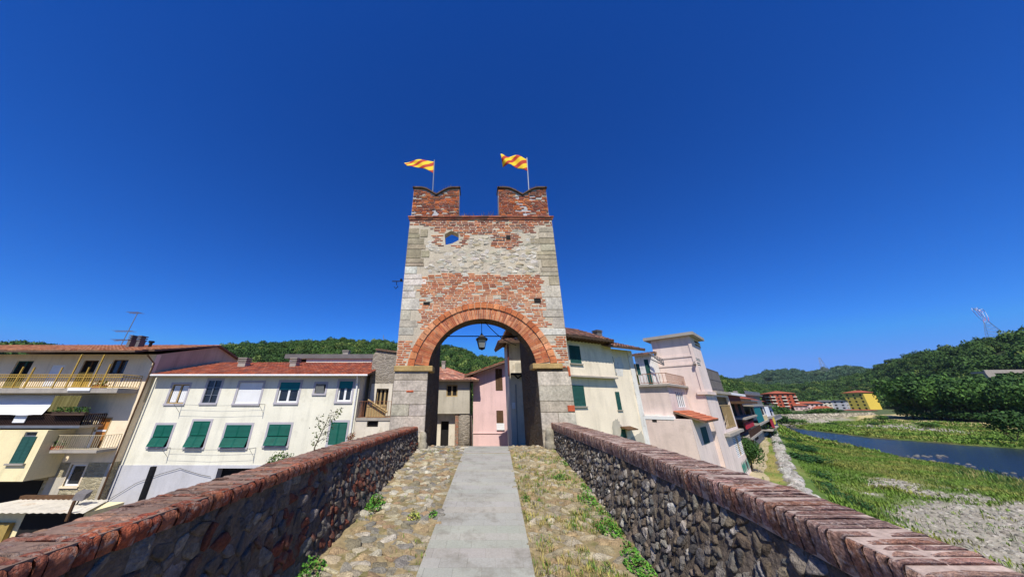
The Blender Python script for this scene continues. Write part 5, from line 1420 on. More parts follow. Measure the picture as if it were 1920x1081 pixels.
NY = 17.6
H = House('narrow_house', 'tall narrow cream house with flared eaves in the right of the arch', 'house', (atY(957, 755, NY)[0], NY), z0=-2.6); f = Fr(H, y=0)
W = H.q(1030, 755)[0]; zt2 = H.q(975, 640)[1]
walls(H, MAT['p_oldwhite'], 0, W, 0, zt2, 2.2)
mb = MB(); z_e = H.q(938, 640, -.6)[1]; xl = H.q(935, 640, -.6)[0]
tile_roof(mb, (xl, -.7, z_e), (W + 1, -.7, z_e), (W + 1, 2.8, z_e + 1.0), (.9, 2.8, z_e + 1.0), .24, .36, [S(120, 90, 76), S(140, 104, 86), S(106, 84, 74)])
tile_roof(mb, (xl, 2.8, z_e), (xl, -.7, z_e), (.9, 2.8, z_e + 1.0), (.9, 2.81, z_e + 1.0), .24, .36, [S(120, 90, 76), S(140, 104, 86), S(106, 84, 74)])
rf = mb.build('roof', MAT['tile'], H.o); x, z = H.q(962, 622, 1.5); chimney_part(rf, x, 1.5, z - .7, z, .3, .3, 'slate')
mb = MB(); z = H.q(975, 645)[1]; mb.box(.12, W, -.06, 0, z - .12, z + .05); z = H.q(975, 702)[1]; mb.box(.1, W, -.08, 0, z - .06, z + .04); mb.build('cornice', MAT['p_oldwhite'], H.o)
mb = MB(); r_ = H.r(966, 680, 985, 701); f.box(mb, *r_, .001, .02); mb.build('cement_patch', MAT['p_old'], H.o)
mb = MB(); mb.tube([(-.02, -.1, zt2 - .2), (-.02, -.1, H.q(957, 705)[1])], .05, 8); mb.build('red_downpipe', M('red_pipe', S(110, 56, 44), .6, (4, .2), None), H.o)
mb = MB(); x, z = H.q(960, 703); mb.box(x - .1, x + .85, -.42, -.03, z, z + .1)
mb.tube([(x + .1, -.3, z), (x + .3, -.3, z - .2), (x + .5, -.25, z - .05), (x + .8, -.2, z - .3)], .05, 6); mb.build('cable_bracket', MAT['iron'], H.o)
mb = MB(); r_ = H.r(960, 754, 966, 766); f.box(mb, *r_, .02, .1); mb.build('meter_box', MAT['white'], H.o)
mb = MB(); x, z = H.q(967, 720); mb.tube([(x, -.04, z), (x - .1, -.06, .3)], .03, 6); mb.build('conduit', MAT['metal'], H.o)

# ---------------------------------------------------------------- cream house right of the tower
cu = (math.sin(R(64)), math.cos(R(64)))
P0 = (5.4 - 1.4 * cu[0], 17 - 1.4 * cu[1])
H = House('cream_house', 'pale cream house with faded green shutters and peeling plaster right of the tower', 'house', P0, cu); f = Fr(H, y=0)
xL = H.q(1143, 670)[0]; xR = H.q(1203, 756)[0]; zled = H.q(1100, 705)[1]; ze1 = H.q(1100, 632)[1]; ze2 = H.q(1170, 656)[1]
J = .22                                                              # the upper left storey juts out by this much
s1 = H.r(1068, 648, 1088, 681, -J); s2 = H.r(1074, 722, 1096, 761); s3 = H.r(1155.5, 734, 1163, 768); s4 = H.r(1143.5, 668, 1151, 698); s5 = H.r(1194, 682, 1199.5, 702)
gd = H.r(1164, 804, 1177, 840)
DEP = 3.4
walls(H, MAT['p_palecream'], -.6, xR, 0, ze2, DEP, [s2, s3, s4, s5, gd])
walls(H, MAT['p_palecream'], -.6, xL, zled, ze1, DEP, [s1], y=-J, name='jetty')
mb = MB(); mb.box(-.6, xL + .06, -J - .1, -.001, zled - .09, zled - .001); mb.build('ledge', MAT['concrete'], H.o)
fj = Fr(H, y=-J)
wn = pane_part(fj, s1, .1, 'dark'); shutters(fj, wn, s1, 0, 'dgreen'); mb = MB(); fj.box(mb, s1[0] - .08, s1[1] + .08, s1[2] - .06, s1[2], .001, .09); mb.build('sill', MAT['concrete'], wn)
wn = pane_part(f, s2, .1, 'dark'); shutters(f, wn, s2, 0, 'dgreen'); mb = MB(); f.box(mb, s2[0] - .08, s2[1] + .08, s2[2] - .06, s2[2], .001, .09); mb.build('sill', MAT['concrete'], wn)
for r_ in (s3, s4, s5):
    wn = pane_part(f, r_, .08, 'dark'); shutters(f, wn, r_, 0, 'dgreen', 1); mb = MB(); f.box(mb, r_[0] - .05, r_[1] + .05, r_[2] - .05, r_[2], .001, .07); mb.build('sill', MAT['concrete'], wn)
mb = MB(); f.box(mb, *gd, -.12, -.06); mb.build('door', MAT['dgreen'], H.o)
mb = MB(); a = H.q(1163, 801); b_ = H.q(1182, 801); mb.prism([(a[0], 0, a[1]), (b_[0], 0, a[1]), (b_[0], -.5, a[1] - .12), (a[0], -.5, a[1] - .12)], (0, 0, .06)); mb.build('hood', MAT['brown'], H.o)
mb = MB(); xa = H.q(1181, 690)[0]; xb = H.q(1189, 690)[0]; f.box(mb, xa, xb, 0, ze2 - .02, .001, .05); f.box(mb, xb, xR + .003, 0, ze2 - .02, .0005, .012); mb.build('whitewashed_corner', MAT['p_peel'], H.o)
def patch(f, pts, mat, name, d=.006):
    c = (sum(p[0] for p in pts) / len(pts), sum(p[1] for p in pts) / len(pts)); out = []
    for i in range(len(pts)):
        a, b = pts[i], pts[(i + 1) % len(pts)]
        for k in range(5):
            t = k / 5; x, z = a[0] + (b[0] - a[0]) * t, a[1] + (b[1] - a[1]) * t; j = random.uniform(-.12, .12); out.append((x + (x - c[0]) * j, z + (z - c[1]) * j))
    mb = MB(); vs = [f.pt(x, z, d) for x, z in out] + [f.pt(c[0], c[1], d)]; n = len(out); mb.add(vs, [(i, (i + 1) % n, n) for i in range(n)]); return mb.build(name, mat, f.H.o)
patch(f, [H.q(*q) for q in [(1152, 670), (1164, 668), (1170, 688), (1167, 704), (1157, 704), (1152, 690)]], MAT['p_peel'], 'peeled_plaster')
patch(f, [H.q(*q) for q in [(1183, 820), (1202, 808), (1209, 826), (1210, 840), (1180, 840)]], MAT['p_old'], 'grey_damp_patch')
patch(f, [H.q(*q) for q in [(1148, 790), (1158, 784), (1166, 800), (1162, 818), (1148, 818)]], MAT['p_old'], 'soot_stain')
mb = MB(); dk = [S(128, 92, 76), S(146, 104, 84), S(112, 84, 74), S(156, 116, 96), S(100, 78, 70)]
oh = .75
zA = H.q(1061, 627, -J - oh)[1]; zB = H.q(1145, 637, -J - oh)[1]; xe1 = H.q(1151, 636, -J - oh)[0]
tile_roof(mb, (-1.0, -J - oh, zA), (xe1, -J - oh, zA), (xe1, 2.0, zA + 1.35), (-1.0, 2.0, zA + 1.35), .24, .36, dk)
tile_roof(mb, (xe1, DEP + .3, zA), (-1.0, DEP + .3, zA), (-1.0, 2.0, zA + 1.35), (xe1, 2.0, zA + 1.35), .3, .5, dk)
zC = H.q(1180, 652, -oh)[1]; xe2 = H.q(1211, 660, -oh)[0]
tile_roof(mb, (xe1 - .3, -oh, zC), (xe2, -oh, zC), (xe2, 2.2, zC + 1.1), (xe1 - .3, 2.2, zC + 1.1), .24, .36, dk)
tile_roof(mb, (xe2, DEP + .3, zC), (xe1 - .3, DEP + .3, zC), (xe1 - .3, 2.2, zC + 1.1), (xe2, 2.2, zC + 1.1), .3, .5, dk)
rf = mb.build('roof', MAT['tile'], H.o)
x, z = H.q(1119, 619, .9); chimney_part(rf, x, .9, z - .55, z, .45, .4, 'slate')
mb = MB()
for k in range(26):
    x = -.5 + k * .28
    if x < xe1: mb.box(x, x + .1, -J - oh + .05, -J, zA - .13, zA - .03)
mb.build('rafter_ends', MAT['brown'], H.o)

# ---------------------------------------------------------------- pink lift tower building
C0 = (19.1, 25.0); pl = (.676, -.737)
H = House('pink_tower_house', 'rose pink house with square lift tower, terrace and slatted loggias by the river', 'house', C0, pl); f = Fr(H, y=0)
fx = Fr(H, x=0)
zt2 = H.q(1291, 629)[1]; WL = 3.05; WR = 3.5; BR_ = 10.8
lv = [H.rx(1303, 641, 1312, 649), H.rx(1304, 672, 1313, 676), H.rx(1304, 679, 1313, 684)]
walls(H, MAT['p_rose'], -WL, 0, 0, zt2, WR, [], [(a[0], a[1], a[2], a[3]) for a in lv], name='lift_tower')
# the river-side skin is a touch lighter
mb = MB(); holes_face(mb, .0, WR, 0, zt2, lv, lambda a, b, d: (.012 - d, a, b)); mb.build('river_front', MAT['p_lightrose'], H.o)
for a in lv:
    mb = MB(); fx.box(mb, *a, -.16, -.12); p = mb.build('vent', MAT['dark'], H.o)
    mb = MB(); fx.box(mb, a[0] + .02, a[1] - .02, (a[2] + a[3]) / 2 - .03, (a[2] + a[3]) / 2 + .03, -.1, .02); mb.build('slat', MAT['white'], p)
mb = MB(); mb.box(-WL - .5, .45, -.45, WR + .4, zt2, zt2 + .26); mb.build('cap_slab', MAT['concrete'], H.o)
mb = MB()
for (ya, yb_) in ((665, 671.5), (682, 686)):
    z = H.q(1270, (ya + yb_) / 2)[1]; mb.box(-WL, .06, -.06, 0, z - .09, z + .09)
z5 = H.qx(1340, 737, .1)[1]; mb.box(-.5, .22, -.2, WR, z5 - .14, z5 + .1)
mb.box(-.16, .07, -.07, -.001, z5, zt2); mb.build('string_band', MAT['p_rose'], H.o)
# wing with loggias
zw = H.qx(1345, 738, .0)[1]
lo1 = H.rx(1348, 747, 1376, 800); lo1 = (WR + 1.0, BR_ - .5, H.qx(1368, 803)[1], H.qx(1360, 744)[1])
lo2 = (WR + 2.6, BR_ - .6, H.qx(1385, 858)[1], H.qx(1372, 820)[1])
walls(H, MAT['p_lightrose'], -6, 0, 0, zw, BR_ - WR, [], [lo1, lo2], y=WR, name='river_wing')
for lo, nm in ((lo1, 'upper'), (lo2, 'lower')):
    mb = MB(); fx.box(mb, *lo, -1.1 if nm == 'upper' else -.3, -1.0 if nm == 'upper' else -.25); L_ = mb.build('loggia', MAT['dark'], H.o)
    if nm == 'upper':
        mb = MB(); fx.box(mb, lo[0] + .2, lo[1], lo[2], lo[2] + (lo[3] - lo[2]) * .95, -.98, -.93); mb.build('back_wall', MAT['p_bay'], L_)
        mb = MB(); n = 10
        for k in range(n): y = lo[0] + 1.2 + (lo[1] - lo[0] - 1.3) * k / (n - 1); mb.box(-.06, -.02, y - .045, y + .045, lo[2], lo[2] + (lo[3] - lo[2]) * .72)
        for z in (lo[2] + .1, lo[2] + (lo[3] - lo[2]) * .72): mb.box(-.08, -.01, lo[0], lo[1], z - .04, z + .04)
        mb.build('screen', MAT['ochrewood'], L_)
    else:
        mb = MB(); n = 12; h = (lo[3] - lo[2]) / n
        for (ya, yb_) in ((lo[0] + .1, lo[0] + 1.6), (lo[0] + 2.6, lo[1] - .05)):
            for k in range(n): mb.box(-.1, .0, ya, yb_, lo[2] + k * h, lo[2] + k * h + h * .5)
        mb.build('white_slats', MAT['white'], L_)
        mb = MB(); mb.box(-.16, -.06, lo[0] + 1.65, lo[0] + 2.5, lo[2], lo[3] - .1); mb.build('brown_slats', MAT['ochrewood'], L_)
mb = MB(); mb.box(-6.2, .3, WR - .1, BR_ + .3, zw, zw + .24); mb.build('roof_slab', MAT['concrete'], H.o)
zs = H.qx(1375, 807, .1)[1]; mb = MB(); mb.box(-.2, .4, WR - .6, BR_ + .2, zs - .22, zs); mb.build('floor_slab', MAT['concrete'], H.o)
mb = MB(); zsc = H.qx(1345, 697, -.2)[1]; n = 20
for k in range(n + 1):
    y = WR + .6 + (BR_ - WR - .6) * k / n; mb.box(-.26, -.2, y - .035, y + .035, zw + .24, zsc)
for z in (zw + .5, (zw + zsc) / 2 + .2, zsc): mb.box(-.27, -.19, WR + .6, BR_, z - .03, z + .03)
mb.box(-.24, -.22, WR + .6, BR_, zw + .24, zsc - .05); mb.build('terrace_screen', MAT['slate'], H.o)
# terrace block and the lower block in front of the tower
zter = H.q(1255, 723, -5.1)[1]; zlow = H.q(1255, 779, -5.4)[1]
AY0 = -5.1; AX0, AX1 = -3.7, H.q(1257, 750, AY0)[0]
wA = H.rx(1269, 733, 1283, 763, AX1)
gw = H.r(1224, 775, 1232, 778.5, AY0)
walls(H, MAT['p_rose'], AX0 - 1.5, AX1, zlow - .2, zter, -AY0 - .002, [], [wA], y=AY0, name='terrace_block')
fA = Fr(H, x=AX1); wn = pane_part(fA, wA, .08, 'metal'); frame_sub(fA, wn, wA, 3, 0, 'white', .08, .04)
mb = MB(); mb.box(AX0 - 1.6, AX1 + .25, AY0 - .25, -.01, zter, zter + .16); ts = mb.build('terrace_slab', MAT['concrete'], H.o)
mb = MB(); zr_ = H.q(1255, 698, AY0 - .1)[1]; railing(mb, [(AX0 - 1.5, AY0 - .12), (AX1 + .12, AY0 - .12), (AX1 + .12, -.2)], zter + .25, zr_ + .0, .22, .012, .02); mb.build('railing', MAT['rust'], ts)
mb = MB(); zdk = H.q(1212, 700, -2.0)[1]
# white wall with a green door at the back of the terrace
wy = -1.6; dt = H.r(1212, 673, 1220, 721, wy); xa = H.q(1196, 700, wy)[0]; xb = -WL + .2; ztop = H.q(1222, 664, wy)[1]
walls(H, MAT['p_peel'], xa, xb, zter, ztop, 1.55, [dt], y=wy, name='terrace_wall')
fT = Fr(H, y=wy); wn = pane_part(fT, dt, .08, 'dark'); wn.name = 'terrace_door'; shutters(fT, wn, dt, 0, 'dgreen', 1)
mb = MB(); tile_roof(mb, (xa - .3, wy - .5, ztop + .02), (xb + .1, wy - .5, ztop + .02), (xb + .1, -.05, ztop + .4), (xa - .3, -.05, ztop + .4), .24, .36, dk); mb.build('terrace_roof', MAT['tile'], H.o)
mb = MB(); xq, zq = H.q(1218, 662, wy - .5); xq2, zq2 = H.q(1245, 682, wy - .5)
for k in range(9): x = xq + (xq2 - xq) * k / 8; mb.box(x - .03, x + .03, wy - .6, wy - .54, zq2 - .1 + (zq - zq2) * (1 - k / 8), zq + .1 - (zq - zq2) * k / 12)
mb.tube([(xq, wy - .57, zq), (xq2, wy - .57, zq2)], .05, 5); mb.tube([(xq, wy - .57, zq - .5), (xq2, wy - .57, zq2 - .1)], .05, 5); mb.build('metal_stair', MAT['slate'], H.o)
BY0 = -5.46; BX0, BX1 = -5.2, H.q(1303, 822, BY0)[0]
wB = H.rx(1316, 799, 1327, 832, BX1); pB = H.rx(1330, 858, 1345, 870, BX1)
walls(H, MAT['p_rose'], BX0, BX1, 0, zlow - .2, -BY0 - .002, [], [wB], y=BY0, name='lower_block')
mb = MB(); holes_face(mb, BY0, -.002, 0, zlow - .2, [wB], lambda a, b, d: (BX1 + .01 - d, a, b)); mb.build('lower_river_front', MAT['p_lightrose'], H.o)
mb = MB(); mb.box(BX0, AX1 + .05, BY0 - .03, AY0 + .02, zlow - .26, zlow - .02); mb.build('pale_band', MAT['white'], H.o)
fB = Fr(H, x=BX1); wn = pane_part(fB, wB, .1, 'dark'); shutters(fB, wn, wB, 0, 'dgreen', 1)
mb = MB(); xg, zg = gw[0], gw[2]; Fr(H, y=BY0).box(mb, gw[0], gw[1], zlow - .42, zlow - .28, .004, .03); mb.build('vent', MAT['dark'], H.o)
mb = MB(); z1 = H.qx(1300, 786, .9)[1]; tile_roof(mb, (BX1 + .75, BY0 + .5, zlow - .32), (BX1 + .75, -.5, zlow - .32), (AX1 + .02, -.9, zlow + .28), (AX1 + .02, BY0 + .3, zlow + .28), .24, .36, [S(176, 98, 66), S(164, 88, 60), S(184, 112, 78), S(154, 92, 68)]); mb.build('lean_to_roof', MAT['tile'], H.o)
mb = MB(); q = H.rx(1378, 862, 1388, 874, .0); fx2 = Fr(H, x=0.0)
for k in range(5):
    y0 = BR_ - 4.2 + k * .8; mb.add([(.02, y0, .5), (.02, y0 + .5, .3), (.02, y0 + .65, .9), (.02, y0 + .3, 1.3), (.02, y0 - .1, 1.0)], [(0, 1, 2, 3, 4)], random.choice([S(60, 140, 120), S(70, 70, 80), S(120, 170, 150)]))
mb.build('graffiti', MAT['col'], H.o)

# ---------------------------------------------------------------- houses along the riverside street
def cluster_house(name, label, pxl, pxr, ytop, rng_, mat, roof, items, dep=9):
    """a house whose river front runs from photo column pxl to pxr, the near end at forward distance rng_[0], the far end at rng_[1]"""
    A = atY(pxl, 756, rng_[0]); B = atY(pxr, 756, rng_[1])
    H = House(name, label, 'house', (A[0], A[1]), (B[0] - A[0], B[1] - A[1])); f = Fr(H, y=0)
    L = math.hypot(B[0] - A[0], B[1] - A[1]); zt_ = H.q((pxl + pxr) / 2, ytop)[1]
    walls(H, MAT[mat], 0, L, 0, zt_, dep)
    mb = MB(); mb.box(-.3, L + .3, -.7, dep + .3, zt_, zt_ + .3)
    if roof == 'far_roof': mb = MB(); mb.prism([(-.4, -.8, zt_), (-.4, dep + .4, zt_), (-.4, dep / 2, zt_ + 1.5)], (L + .8, 0, 0))
    mb.build('roof', MAT[roof], H.o)
    for (nm, mt, u0, u1, v0, v1, d0, d1) in items:
        mb = MB(); f.box(mb, L * u0, L * u1, zt_ * v0, zt_ * v1, d0, d1)
        if nm == 'railing':
            mb = MB(); railing(mb, [(L * u0, -d1), (L * u1, -d1)], zt_ * v0, zt_ * v1, .25, .02, .03)
        mb.build(nm, MAT[mt], H.o)
    return H
MAT['redcloth'] = M('red_cloth', S(170, 40, 56), .8, (2, .1), None, 0, None)
MAT['p_brownred'] = plaster('p_brownred', S(150, 92, 76), .2, .12)
cluster_house('riverside_house', 'reddish house with white flat roof just beyond the slatted pink house', 1362, 1391, 742, (37, 47), 'p_brownred', 'white', [('balcony', 'concrete', 0, 1, .33, .36, .0, 1.3), ('railing', 'drail', 0, 1, .36, .46, 1.2, 1.2), ('balcony', 'concrete', 0, 1, .62, .65, 0, 1.3), ('window', 'dark', .2, .4, .66, .88, 0, .02), ('window', 'dark', .6, .8, .66, .88, 0, .02), ('red_awning', 'redcloth', .1, .7, .47, .56, .9, 1.0), ('canopy', 'brown', -.1, 1.0, .86, .9, 0, 1.8), ('window', 'dark', .3, .6, .38, .6, 0, .02)])
cluster_house('riverside_house', 'grey house with teal balcony blind in the riverside row', 1388, 1411, 748, (48, 60), 'p_old', 'far_roof', [('balcony', 'concrete', 0, 1, .45, .49, 0, 1.5), ('teal_blind', 'teal', .05, .6, .5, .82, 1.3, 1.36), ('railing', 'rail', .6, 1, .49, .6, 1.4, 1.4), ('window', 'dark', .2, .5, .1, .34, 0, .02), ('window', 'dark', .65, .85, .55, .8, 0, .02), ('balcony', 'concrete', 0, 1, .84, .87, 0, 1.5), ('railing', 'metal', 0, 1, .87, .97, 1.4, 1.4)])
cluster_house('riverside_house', 'pale house with white blinds and red and yellow cloths on its balcony', 1410, 1428, 752, (62, 74), 'p_oldwhite', 'far_roof', [('balcony', 'concrete', 0, 1, .5, .54, 0, 1.6), ('white_blind', 'awning', .15, .55, .56, .84, 1.4, 1.5), ('red_cloth', 'redcloth', .25, .5, .22, .48, 1.4, 1.5), ('yellow_cloth', 'far_yellow', .55, .75, .3, .52, 1.5, 1.6), ('balcony', 'concrete', 0, 1, .18, .21, 0, 1.6), ('window', 'dark', .65, .85, .58, .82, 0, .02), ('window', 'dark', .3, .5, .86, .96, 0, .02)])
cluster_house('riverside_house', 'grey low house at the far end of the riverside row', 1428, 1444, 762, (78, 92), 'p_grey', 'slate', [('window', 'dark', .2, .35, .55, .8, 0, .02), ('window', 'dark', .6, .75, .55, .8, 0, .02), ('balcony', 'concrete', 0, 1, .42, .47, 0, 1.5), ('railing', 'metal', 0, 1, .47, .6, 1.4, 1.4)])
cluster_house('riverside_house', 'grey house with slate roof rising behind the teal blind', 1400, 1428, 742, (68, 80), 'p_old', 'slate', [('window', 'dark', .2, .3, .8, .92, 0, .02), ('window', 'dark', .5, .6, .8, .92, 0, .02), ('railing', 'metal', .0, 1, 1.04, 1.12, .3, .3), ('chimney', 'concrete', .4, .48, 1.0, 1.15, -3, -2.4)], 6)

# ---------------------------------------------------------------- far buildings
def block_house(name, label, cat, px_c, Y, ang, wl, wr, ytop, mat, roof, rows, ncl, ncr, hip=2.5, z0=TOWN, balc=None, eave=.9, mat_r=None):
    """corner at photo column px_c; left face wl long, right face wr long, turned by ang"""
    C = atY(px_c, 756, Y); u = (math.cos(R(ang)), math.sin(R(ang)))
    H = House(name, label, cat, (C[0], C[1]), u, z0)
    zt_ = H.q(px_c, ytop)[1]
    walls(H, MAT[mat], -wl, 0, 0, zt_, wr)
    if mat_r: mb = MB(); mb.quad((.02, 0, 0), (.02, wr, 0), (.02, wr, zt_), (.02, 0, zt_)); mb.build('side_wall', MAT[mat_r], H.o)
    mb = MB(); e = eave; rl = min(wl, wr) / 2 * .9; x0, x1, y0, y1 = -wl - e, e, -e, wr + e
    mb.add([(x0, y0, zt_), (x1, y0, zt_), (x1, y1, zt_), (x0, y1, zt_), (x0 + rl, (y0 + y1) / 2 if wr <= wl else y0 + rl, zt_ + hip), (x1 - rl, (y0 + y1) / 2 if wr <= wl else y1 - rl, zt_ + hip)],
           [(0, 3, 2, 1), (0, 1, 5, 4), (1, 2, 5), (2, 3, 4, 5), (3, 0, 4)] if wr <= wl else [(0, 3, 2, 1), (0, 1, 4), (1, 2, 5, 4), (2, 3, 5), (3, 0, 4, 5)])
    mb.build('roof', MAT[roof], H.o)
    fy, fx = Fr(H, y=0), Fr(H, x=0)
    h = (zt_ - 1.0) / rows
    for r_ in range(rows):
        z = 1.2 + r_ * h
        for k in range(ncl):
            a = -wl + wl * (k + .5) / ncl; mb = MB(); fy.box(mb, a - .75, a + .75, z, z + h * .5, .01, .06); mb.build('window', MAT['dark'], H.o)
        for k in range(ncr):
            a = wr * (k + .5) / ncr; mb = MB(); fx.box(mb, a - .75, a + .75, z, z + h * .5, .03, .08); mb.build('window', MAT['dark'], H.o)
        if balc:
            for (face, u0, u1) in balc:
                mb = MB(); L = wl if face == 'l' else wr; ff = fy if face == 'l' else fx; o_ = -wl if face == 'l' else 0
                ff.box(mb, o_ + L * u0, o_ + L * u1, z - .9, z - .7, .1, 1.2); ff.box(mb, o_ + L * u0, o_ + L * u1, z - .7, z - .1, 1.1, 1.2); mb.build('balcony', MAT['p_oldwhite'], H.o)
    return H
block_house('red_apartment_block', 'red brick apartment block with white balconies and hipped tile roof beyond the river bend', 'apartment block', 1449, 300, -115, 21, 19, 737, 'brickred', 'far_roof', 5, 2, 5, 2.6, balc=[('l', .55, 1.0), ('r', .0, .18), ('r', .42, .6), ('r', .86, 1.0)])
block_house('yellow_apartment_block', 'bright yellow apartment block with red tiled hipped roof among the trees', 'apartment block', 1627, 330, -82, 16, 16, 735, 'far_yellow', 'far_roof', 5, 3, 0, 2.4, z0=-5.5)
block_house('pink_terrace', 'long low pink house with tiled roof right of the red block', 'house', 1543, 310, -38, 19, 9, 756, 'p_pink', 'far_roof', 2, 6, 0, 2.0)
block_house('pink_terrace', 'second low pink house at the foot of the red block', 'house', 1512, 285, -40, 9, 8, 760, 'p_pink', 'far_roof', 2, 3, 0, 1.6)
block_house('red_roofed_house', 'small house with broad red roof in front of the pink terraces', 'house', 1556, 262, -42, 10, 7, 766, 'p_lightrose', 'far_roof', 1, 3, 0, 2.2, eave=1.4)
block_house('beige_building', 'beige two storey building with grey roof beside the white one', 'building', 1570, 320, -38, 14, 10, 752, 'p_oldwhite', 'slate', 3, 4, 0, 1.2)
block_house('white_building', 'pale grey office building left of the yellow block', 'building', 1586, 300, -62, 9, 9, 750, 'p_grey', 'slate', 3, 2, 2, .3)
block_house('white_shed', 'low white shed below the yellow block on the far bank', 'shed', 1640, 262, -45, 18, 7, 769, 'p_oldwhite', 'far_roof', 1, 3, 0, .7, eave=.5)

# stone embankment wall on the bend
EW = [(124, 131), (135, 134.5), (147.4, 139.0), (165, 146), (180, 151), (197, 158), (212, 164)]
mb = MB()
for (xa, ya), (xb, yb_) in zip(EW[:-1], EW[1:]):
    n = 6
    for k in range(n):
        p = [(xa + (xb - xa) * t, ya + (yb_ - ya) * t) for t in (k / n, (k + 1) / n)]
        zt_ = [-2.9 + .1 * math.sin(q[0]) for q in p]
        mb.quad((p[0][0] + .9, p[0][1] - 1.6, -6.6), (p[1][0] + .9, p[1][1] - 1.6, -6.6), (p[1][0], p[1][1], zt_[1]), (p[0][0], p[0][1], zt_[0]))
        mb.quad((p[0][0], p[0][1], zt_[0]), (p[1][0], p[1][1], zt_[1]), (p[1][0] - .5, p[1][1] + 1, zt_[1]), (p[0][0] - .5, p[0][1] + 1, zt_[0]))
tag(mb.build('embankment_wall', MAT['embank']), 'long pale stone embankment wall below the far buildings on the river bend', 'wall')
mb = MB()
for (xa, ya), (xb, yb_) in zip([(100, 108), (112, 121)], [(112, 121), (124, 131)]): mb.prism([(xa, ya, -5), (xb, yb_, -5), (xb, yb_, -2.6), (xa, ya, -2.6)], (-.4, .4, 0))
tag(mb.build('concrete_wall', MAT['concrete']), 'grey concrete river wall below the red apartment block', 'wall')

# viaduct on the right hillside
VA, VB = atY(1838, 697, 178), atY(1990, 688, 174)
vd = empty('viaduct', tuple(VA), math.atan2(VB[1] - VA[1], VB[0] - VA[0]), 'pale concrete road viaduct crossing the wooded hillside at the right edge', 'viaduct')
L = math.hypot(VB[0] - VA[0], VB[1] - VA[1])
mb = MB(); mb.box(0, L + 60, -2, 4, -.8, .2); mb.build('deck', MAT['concrete'], vd); mb = MB(); mb.box(-1, L + 60, -2.5, -2.01, -.9, 1.0); mb.build('edge_beam', MAT['concrete'], vd)
mb = MB(); mb.prism([(-1, -3, -4.5), (3, -3, -4.5), (2.5, -3, -1), (-2, -3, -1)], (0, 1.2, 0)); mb.build('abutment', MAT['concrete'], vd)
mb = MB(); mb.box(34, 37, -2, 2, -25, -1); mb.build('pier', MAT['concrete'], vd)

# pylons
def pylon(base, top_z, w0, label, ring=True, r=.085):
    root = empty('power_pylon', base, R(20), label, 'pylon', 'power pylons on the hills')
    H_ = top_z - base[2]; hl_ = H_ * (.58 if ring else 1)
    mb = MB(); sg = [(1, 1), (-1, 1), (-1, -1), (1, -1)]; lv_ = 6
    P = lambda k, t: Vector((sg[k][0] * w0 * (1 - .8 * t), sg[k][1] * w0 * (1 - .8 * t), hl_ * t))
    for k in range(4):
        mb.tube([tuple(P(k, 0)), tuple(P(k, 1))], r, 4)
        for j in range(lv_):
            mb.tube([tuple(P(k, j / lv_)), tuple(P((k + 1) % 4, (j + 1) / lv_))], r * .6, 4); mb.tube([tuple(P((k + 1) % 4, j / lv_)), tuple(P(k, (j + 1) / lv_))], r * .6, 4)
    mb.build('lattice_legs', MAT['metal'], root)
    if ring:
        mb = MB(); wd = w0 * 1.9; Z = [hl_, hl_ + H_ * .14, hl_ + H_ * .34, H_]
        Q = [(-w0 * .2, Z[0]), (-wd * .7, Z[1]), (-wd, Z[2]), (-wd * .75, Z[3]), (0, Z[3] - H_ * .05), (wd * .75, Z[3]), (wd, Z[2]), (wd * .7, Z[1]), (w0 * .2, Z[0])]
        rd, wh = S(214, 60, 50), S(230, 230, 232)
        for i in range(len(Q) - 1):
            a, b = Vector((Q[i][0], 0, Q[i][1])), Vector((Q[i + 1][0], 0, Q[i + 1][1])); c = rd if i % 2 else wh
            for d in (-1.2, 1.2): mb.tube([(a.x, d, a.z), (b.x, d, b.z)], r * 1.2, 4, c)
            ia, ib = a * .8 + Vector((0, 0, H_ * .155)), b * .8 + Vector((0, 0, H_ * .155)); mb.tube([tuple(ia), tuple(ib)], r * 1.1, 4, c)
            for t in (0, .33, .66): p = a.lerp(b, t); q_ = ia.lerp(ib, t + .16); mb.tube([tuple(p), tuple(q_)], r * .8, 4, c); mb.tube([tuple(q_), tuple(a.lerp(b, t + .33))], r * .8, 4, wh)
        for s_ in (-1, 1): mb.tube([(s_ * wd * .9, 0, Z[2]), (s_ * wd * 1.4, 0, Z[2] + 1)], r, 4, rd)
        mb.build('cross_arms', MAT['col'], root)
    return root
b_ = atY(1864, 624, 250); t_ = atY(1845, 578, 250); s_ = b_[0] / b_[0]
pylon((b_[0], 250, b_[2] - 6), t_[2], 5.0, 'red and white power pylon with ringed head on the right ridge')
b_ = atY(1545, 690, 900); t_ = atY(1543, 670, 900); pylon((b_[0], 900, b_[2] - 10), t_[2], 7, 'faint small power pylon on the distant ridge', False, .22)
b_ = atY(720, 645, 300); t_ = atY(719, 628, 300); mb = MB(); mb.tube([(b_[0], 300, b_[2] - 8), (t_[0], 300, t_[2])], .35, 5)
for z in (.3, .6): mb.tube([(b_[0] - 1.5, 300, b_[2] + (t_[2] - b_[2]) * z), (b_[0] + 1.5, 300, b_[2] + (t_[2] - b_[2]) * z)], .2, 4)
tag(mb.build('radio_mast', MAT['metal']), 'thin radio mast on the wooded ridge left of the tower', 'mast')

